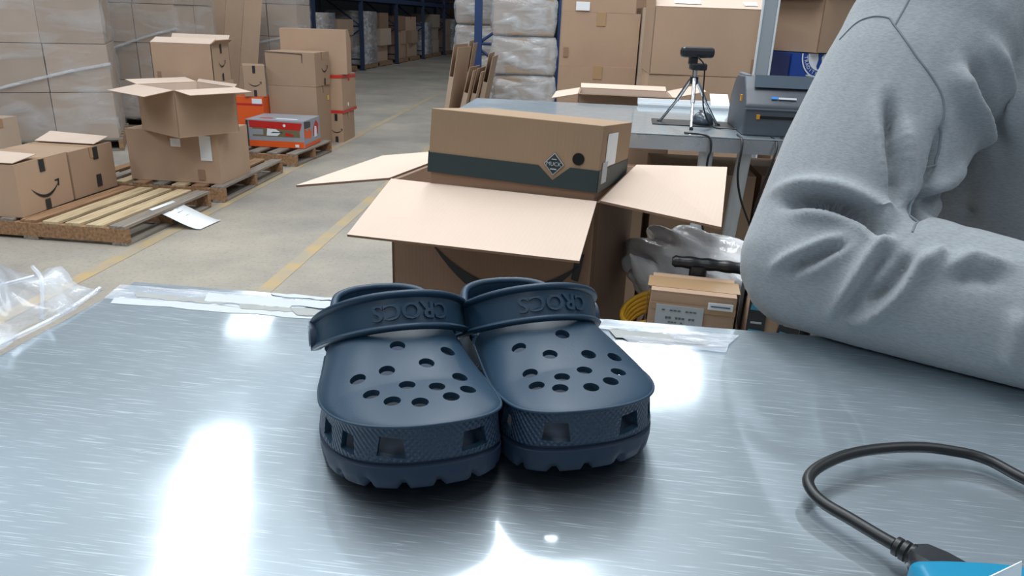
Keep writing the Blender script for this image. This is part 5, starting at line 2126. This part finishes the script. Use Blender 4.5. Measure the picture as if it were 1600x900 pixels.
# ------------------------------------------------------------------ pallet racks
def rack(label, pts, z_beams, dep, dirx, mat='blue_steel'):
    """uprights at pts (front line), a rear upright dep to the side, beams between"""
    o = thing('pallet_rack', label, 'rack', (pts[0][0], pts[0][1], 0))
    ox, oy = pts[0]
    for x, y in pts:
        for q in (0, dep * dirx):
            boxpart('upright', (x - ox + q - .045, x - ox + q + .045, y - oy - .05, y - oy + .05, .01, 4.2), mat, o)
            boxpart('foot_plate', (x - ox + q - .08, x - ox + q + .08, y - oy - .08, y - oy + .08, 0, .01), mat, o)
        for k in range(5):
            z0 = .25 + .75 * k
            a, b = (0, dep * dirx) if k % 2 else (dep * dirx, 0)
            tube('brace', [(x - ox + a, y - oy, z0), (x - ox + b, y - oy, z0 + .7)], .018, mat, o, 8)
            tube('brace', [(x - ox, y - oy, z0), (x - ox + dep * dirx, y - oy, z0)], .018, mat, o, 8)
    for (x0, y0), (x1, y1) in zip(pts[:-1], pts[1:]):
        for z in z_beams:
            for q in (0, dep * dirx):
                P0, P1 = Vector((x0 - ox + q, y0 - oy, z)), Vector((x1 - ox + q, y1 - oy, z))
                e = Vector((0, 0, .055))
                panel('beam', P0 - e, P1 - e, P1 + e, P0 + e, .04, mat, o)
            dx = dep * dirx
            panel('shelf_deck', (x0 - ox, y0 - oy, z + .056), (x0 - ox + dx, y0 - oy, z + .056), (x1 - ox + dx, y1 - oy, z + .056), (x1 - ox, y1 - oy, z + .056), .02, 'dark_steel', o)


def along(Y, off=0.0):
    """a point on the front line of the left-hand rack row"""
    return (-3.87 + (Y - 17.85) * .1257 - off, Y)


rack('dark blue pallet rack along the left side of the far aisle', [along(v) for v in (12.6, 15.5, 18.4, 21.3, 24.2, 27.1, 30.0)], [1.62, 3.1], 1.0, -1, 'dark_steel')
rnd = random.Random(99)
names = ('bottom', 'second', 'third', 'top')
spot = 0
for bay, Y0 in enumerate((12.6, 15.5, 18.4, 21.3, 24.2, 27.1)):
    for s in range(2):
        Y = Y0 + .80 + 1.30 * s
        x, _ = along(Y, .50)
        spot += 1
        which = ('nearest the camera', 'second', 'third', 'fourth', 'fifth', 'sixth', 'seventh', 'eighth', 'ninth', 'tenth', 'eleventh', 'at the far end')[spot - 1]
        pallet('pallet of the rack stack ' + which + ' along the aisle', .95, 1.10, .12, (x, Y, 0), -7, 6, ['wood_grey', 'wood_brown'])
        nlev = rnd.choice((2, 3, 3))
        hh = rnd.uniform(.34, .42) if nlev == 3 else rnd.uniform(.48, .58)
        z = .12
        wrap = rnd.random() < .4
        for k in range(nlev):
            h = hh * rnd.uniform(.9, 1.08)
            m_ = rnd.choice(('kraft', 'kraft_grey', 'kraft_dark', 'kraft'))
            carton('%s carton of the rack stack %s along the aisle' % (names[k], which), .86 * rnd.uniform(.85, 1), 1.0 * rnd.uniform(.78, 1), h,
                   (x + rnd.uniform(-.03, .06), Y + rnd.uniform(-.04, .04), z), -7 + rnd.uniform(-4, 4), m_, group='cartons on the left rack',
                   tape=rnd.choice((None, None, 'red_tape', 'tape_tan')), seam=False)
            z += h
        if wrap:
            f = thing('stretch_film', 'milky stretch film round the rack stack ' + which + ' along the aisle', 'film', (x, Y, .12), -7)
            W_, D_, H_ = .47, .54, z - .12
            vs, fs = [], []
            for j in range(9):
                zz = H_ * j / 8
                for px_, py_ in ((-W_, -D_), (0, -D_ - .01), (W_, -D_), (W_ + .01, 0), (W_, D_), (0, D_ + .01), (-W_, D_), (-W_ - .01, 0)):
                    g = 1 + .02 * math.sin(7 * zz + px_ * 9 + py_ * 5)
                    vs.append((px_ * g, py_ * g, zz))
            for j in range(8):
                for i in range(8):
                    fs.append((j * 8 + i, j * 8 + (i + 1) % 8, j * 8 + 8 + (i + 1) % 8, j * 8 + 8 + i))
            mk('film_sheet', vs, fs, 'film_milky', f, smooth=True)
# load at the head of the aisle
for k in range(3):
    carton(names[k] + ' carton of the pile closing the far end of the aisle', 1.2, 1.0, .62, (-2.2, 31.0, .62 * k), -6, 'kraft_dark', tape=None)
rack('blue pallet rack right of the aisle behind the silver bundles', [(-.52, 9.35), (-.22, 12.2), (.10, 15.1)], [1.75, 3.2], 1.0, 1, 'blue_steel')
# stack filling the view behind the big cartons
for k in range(4):
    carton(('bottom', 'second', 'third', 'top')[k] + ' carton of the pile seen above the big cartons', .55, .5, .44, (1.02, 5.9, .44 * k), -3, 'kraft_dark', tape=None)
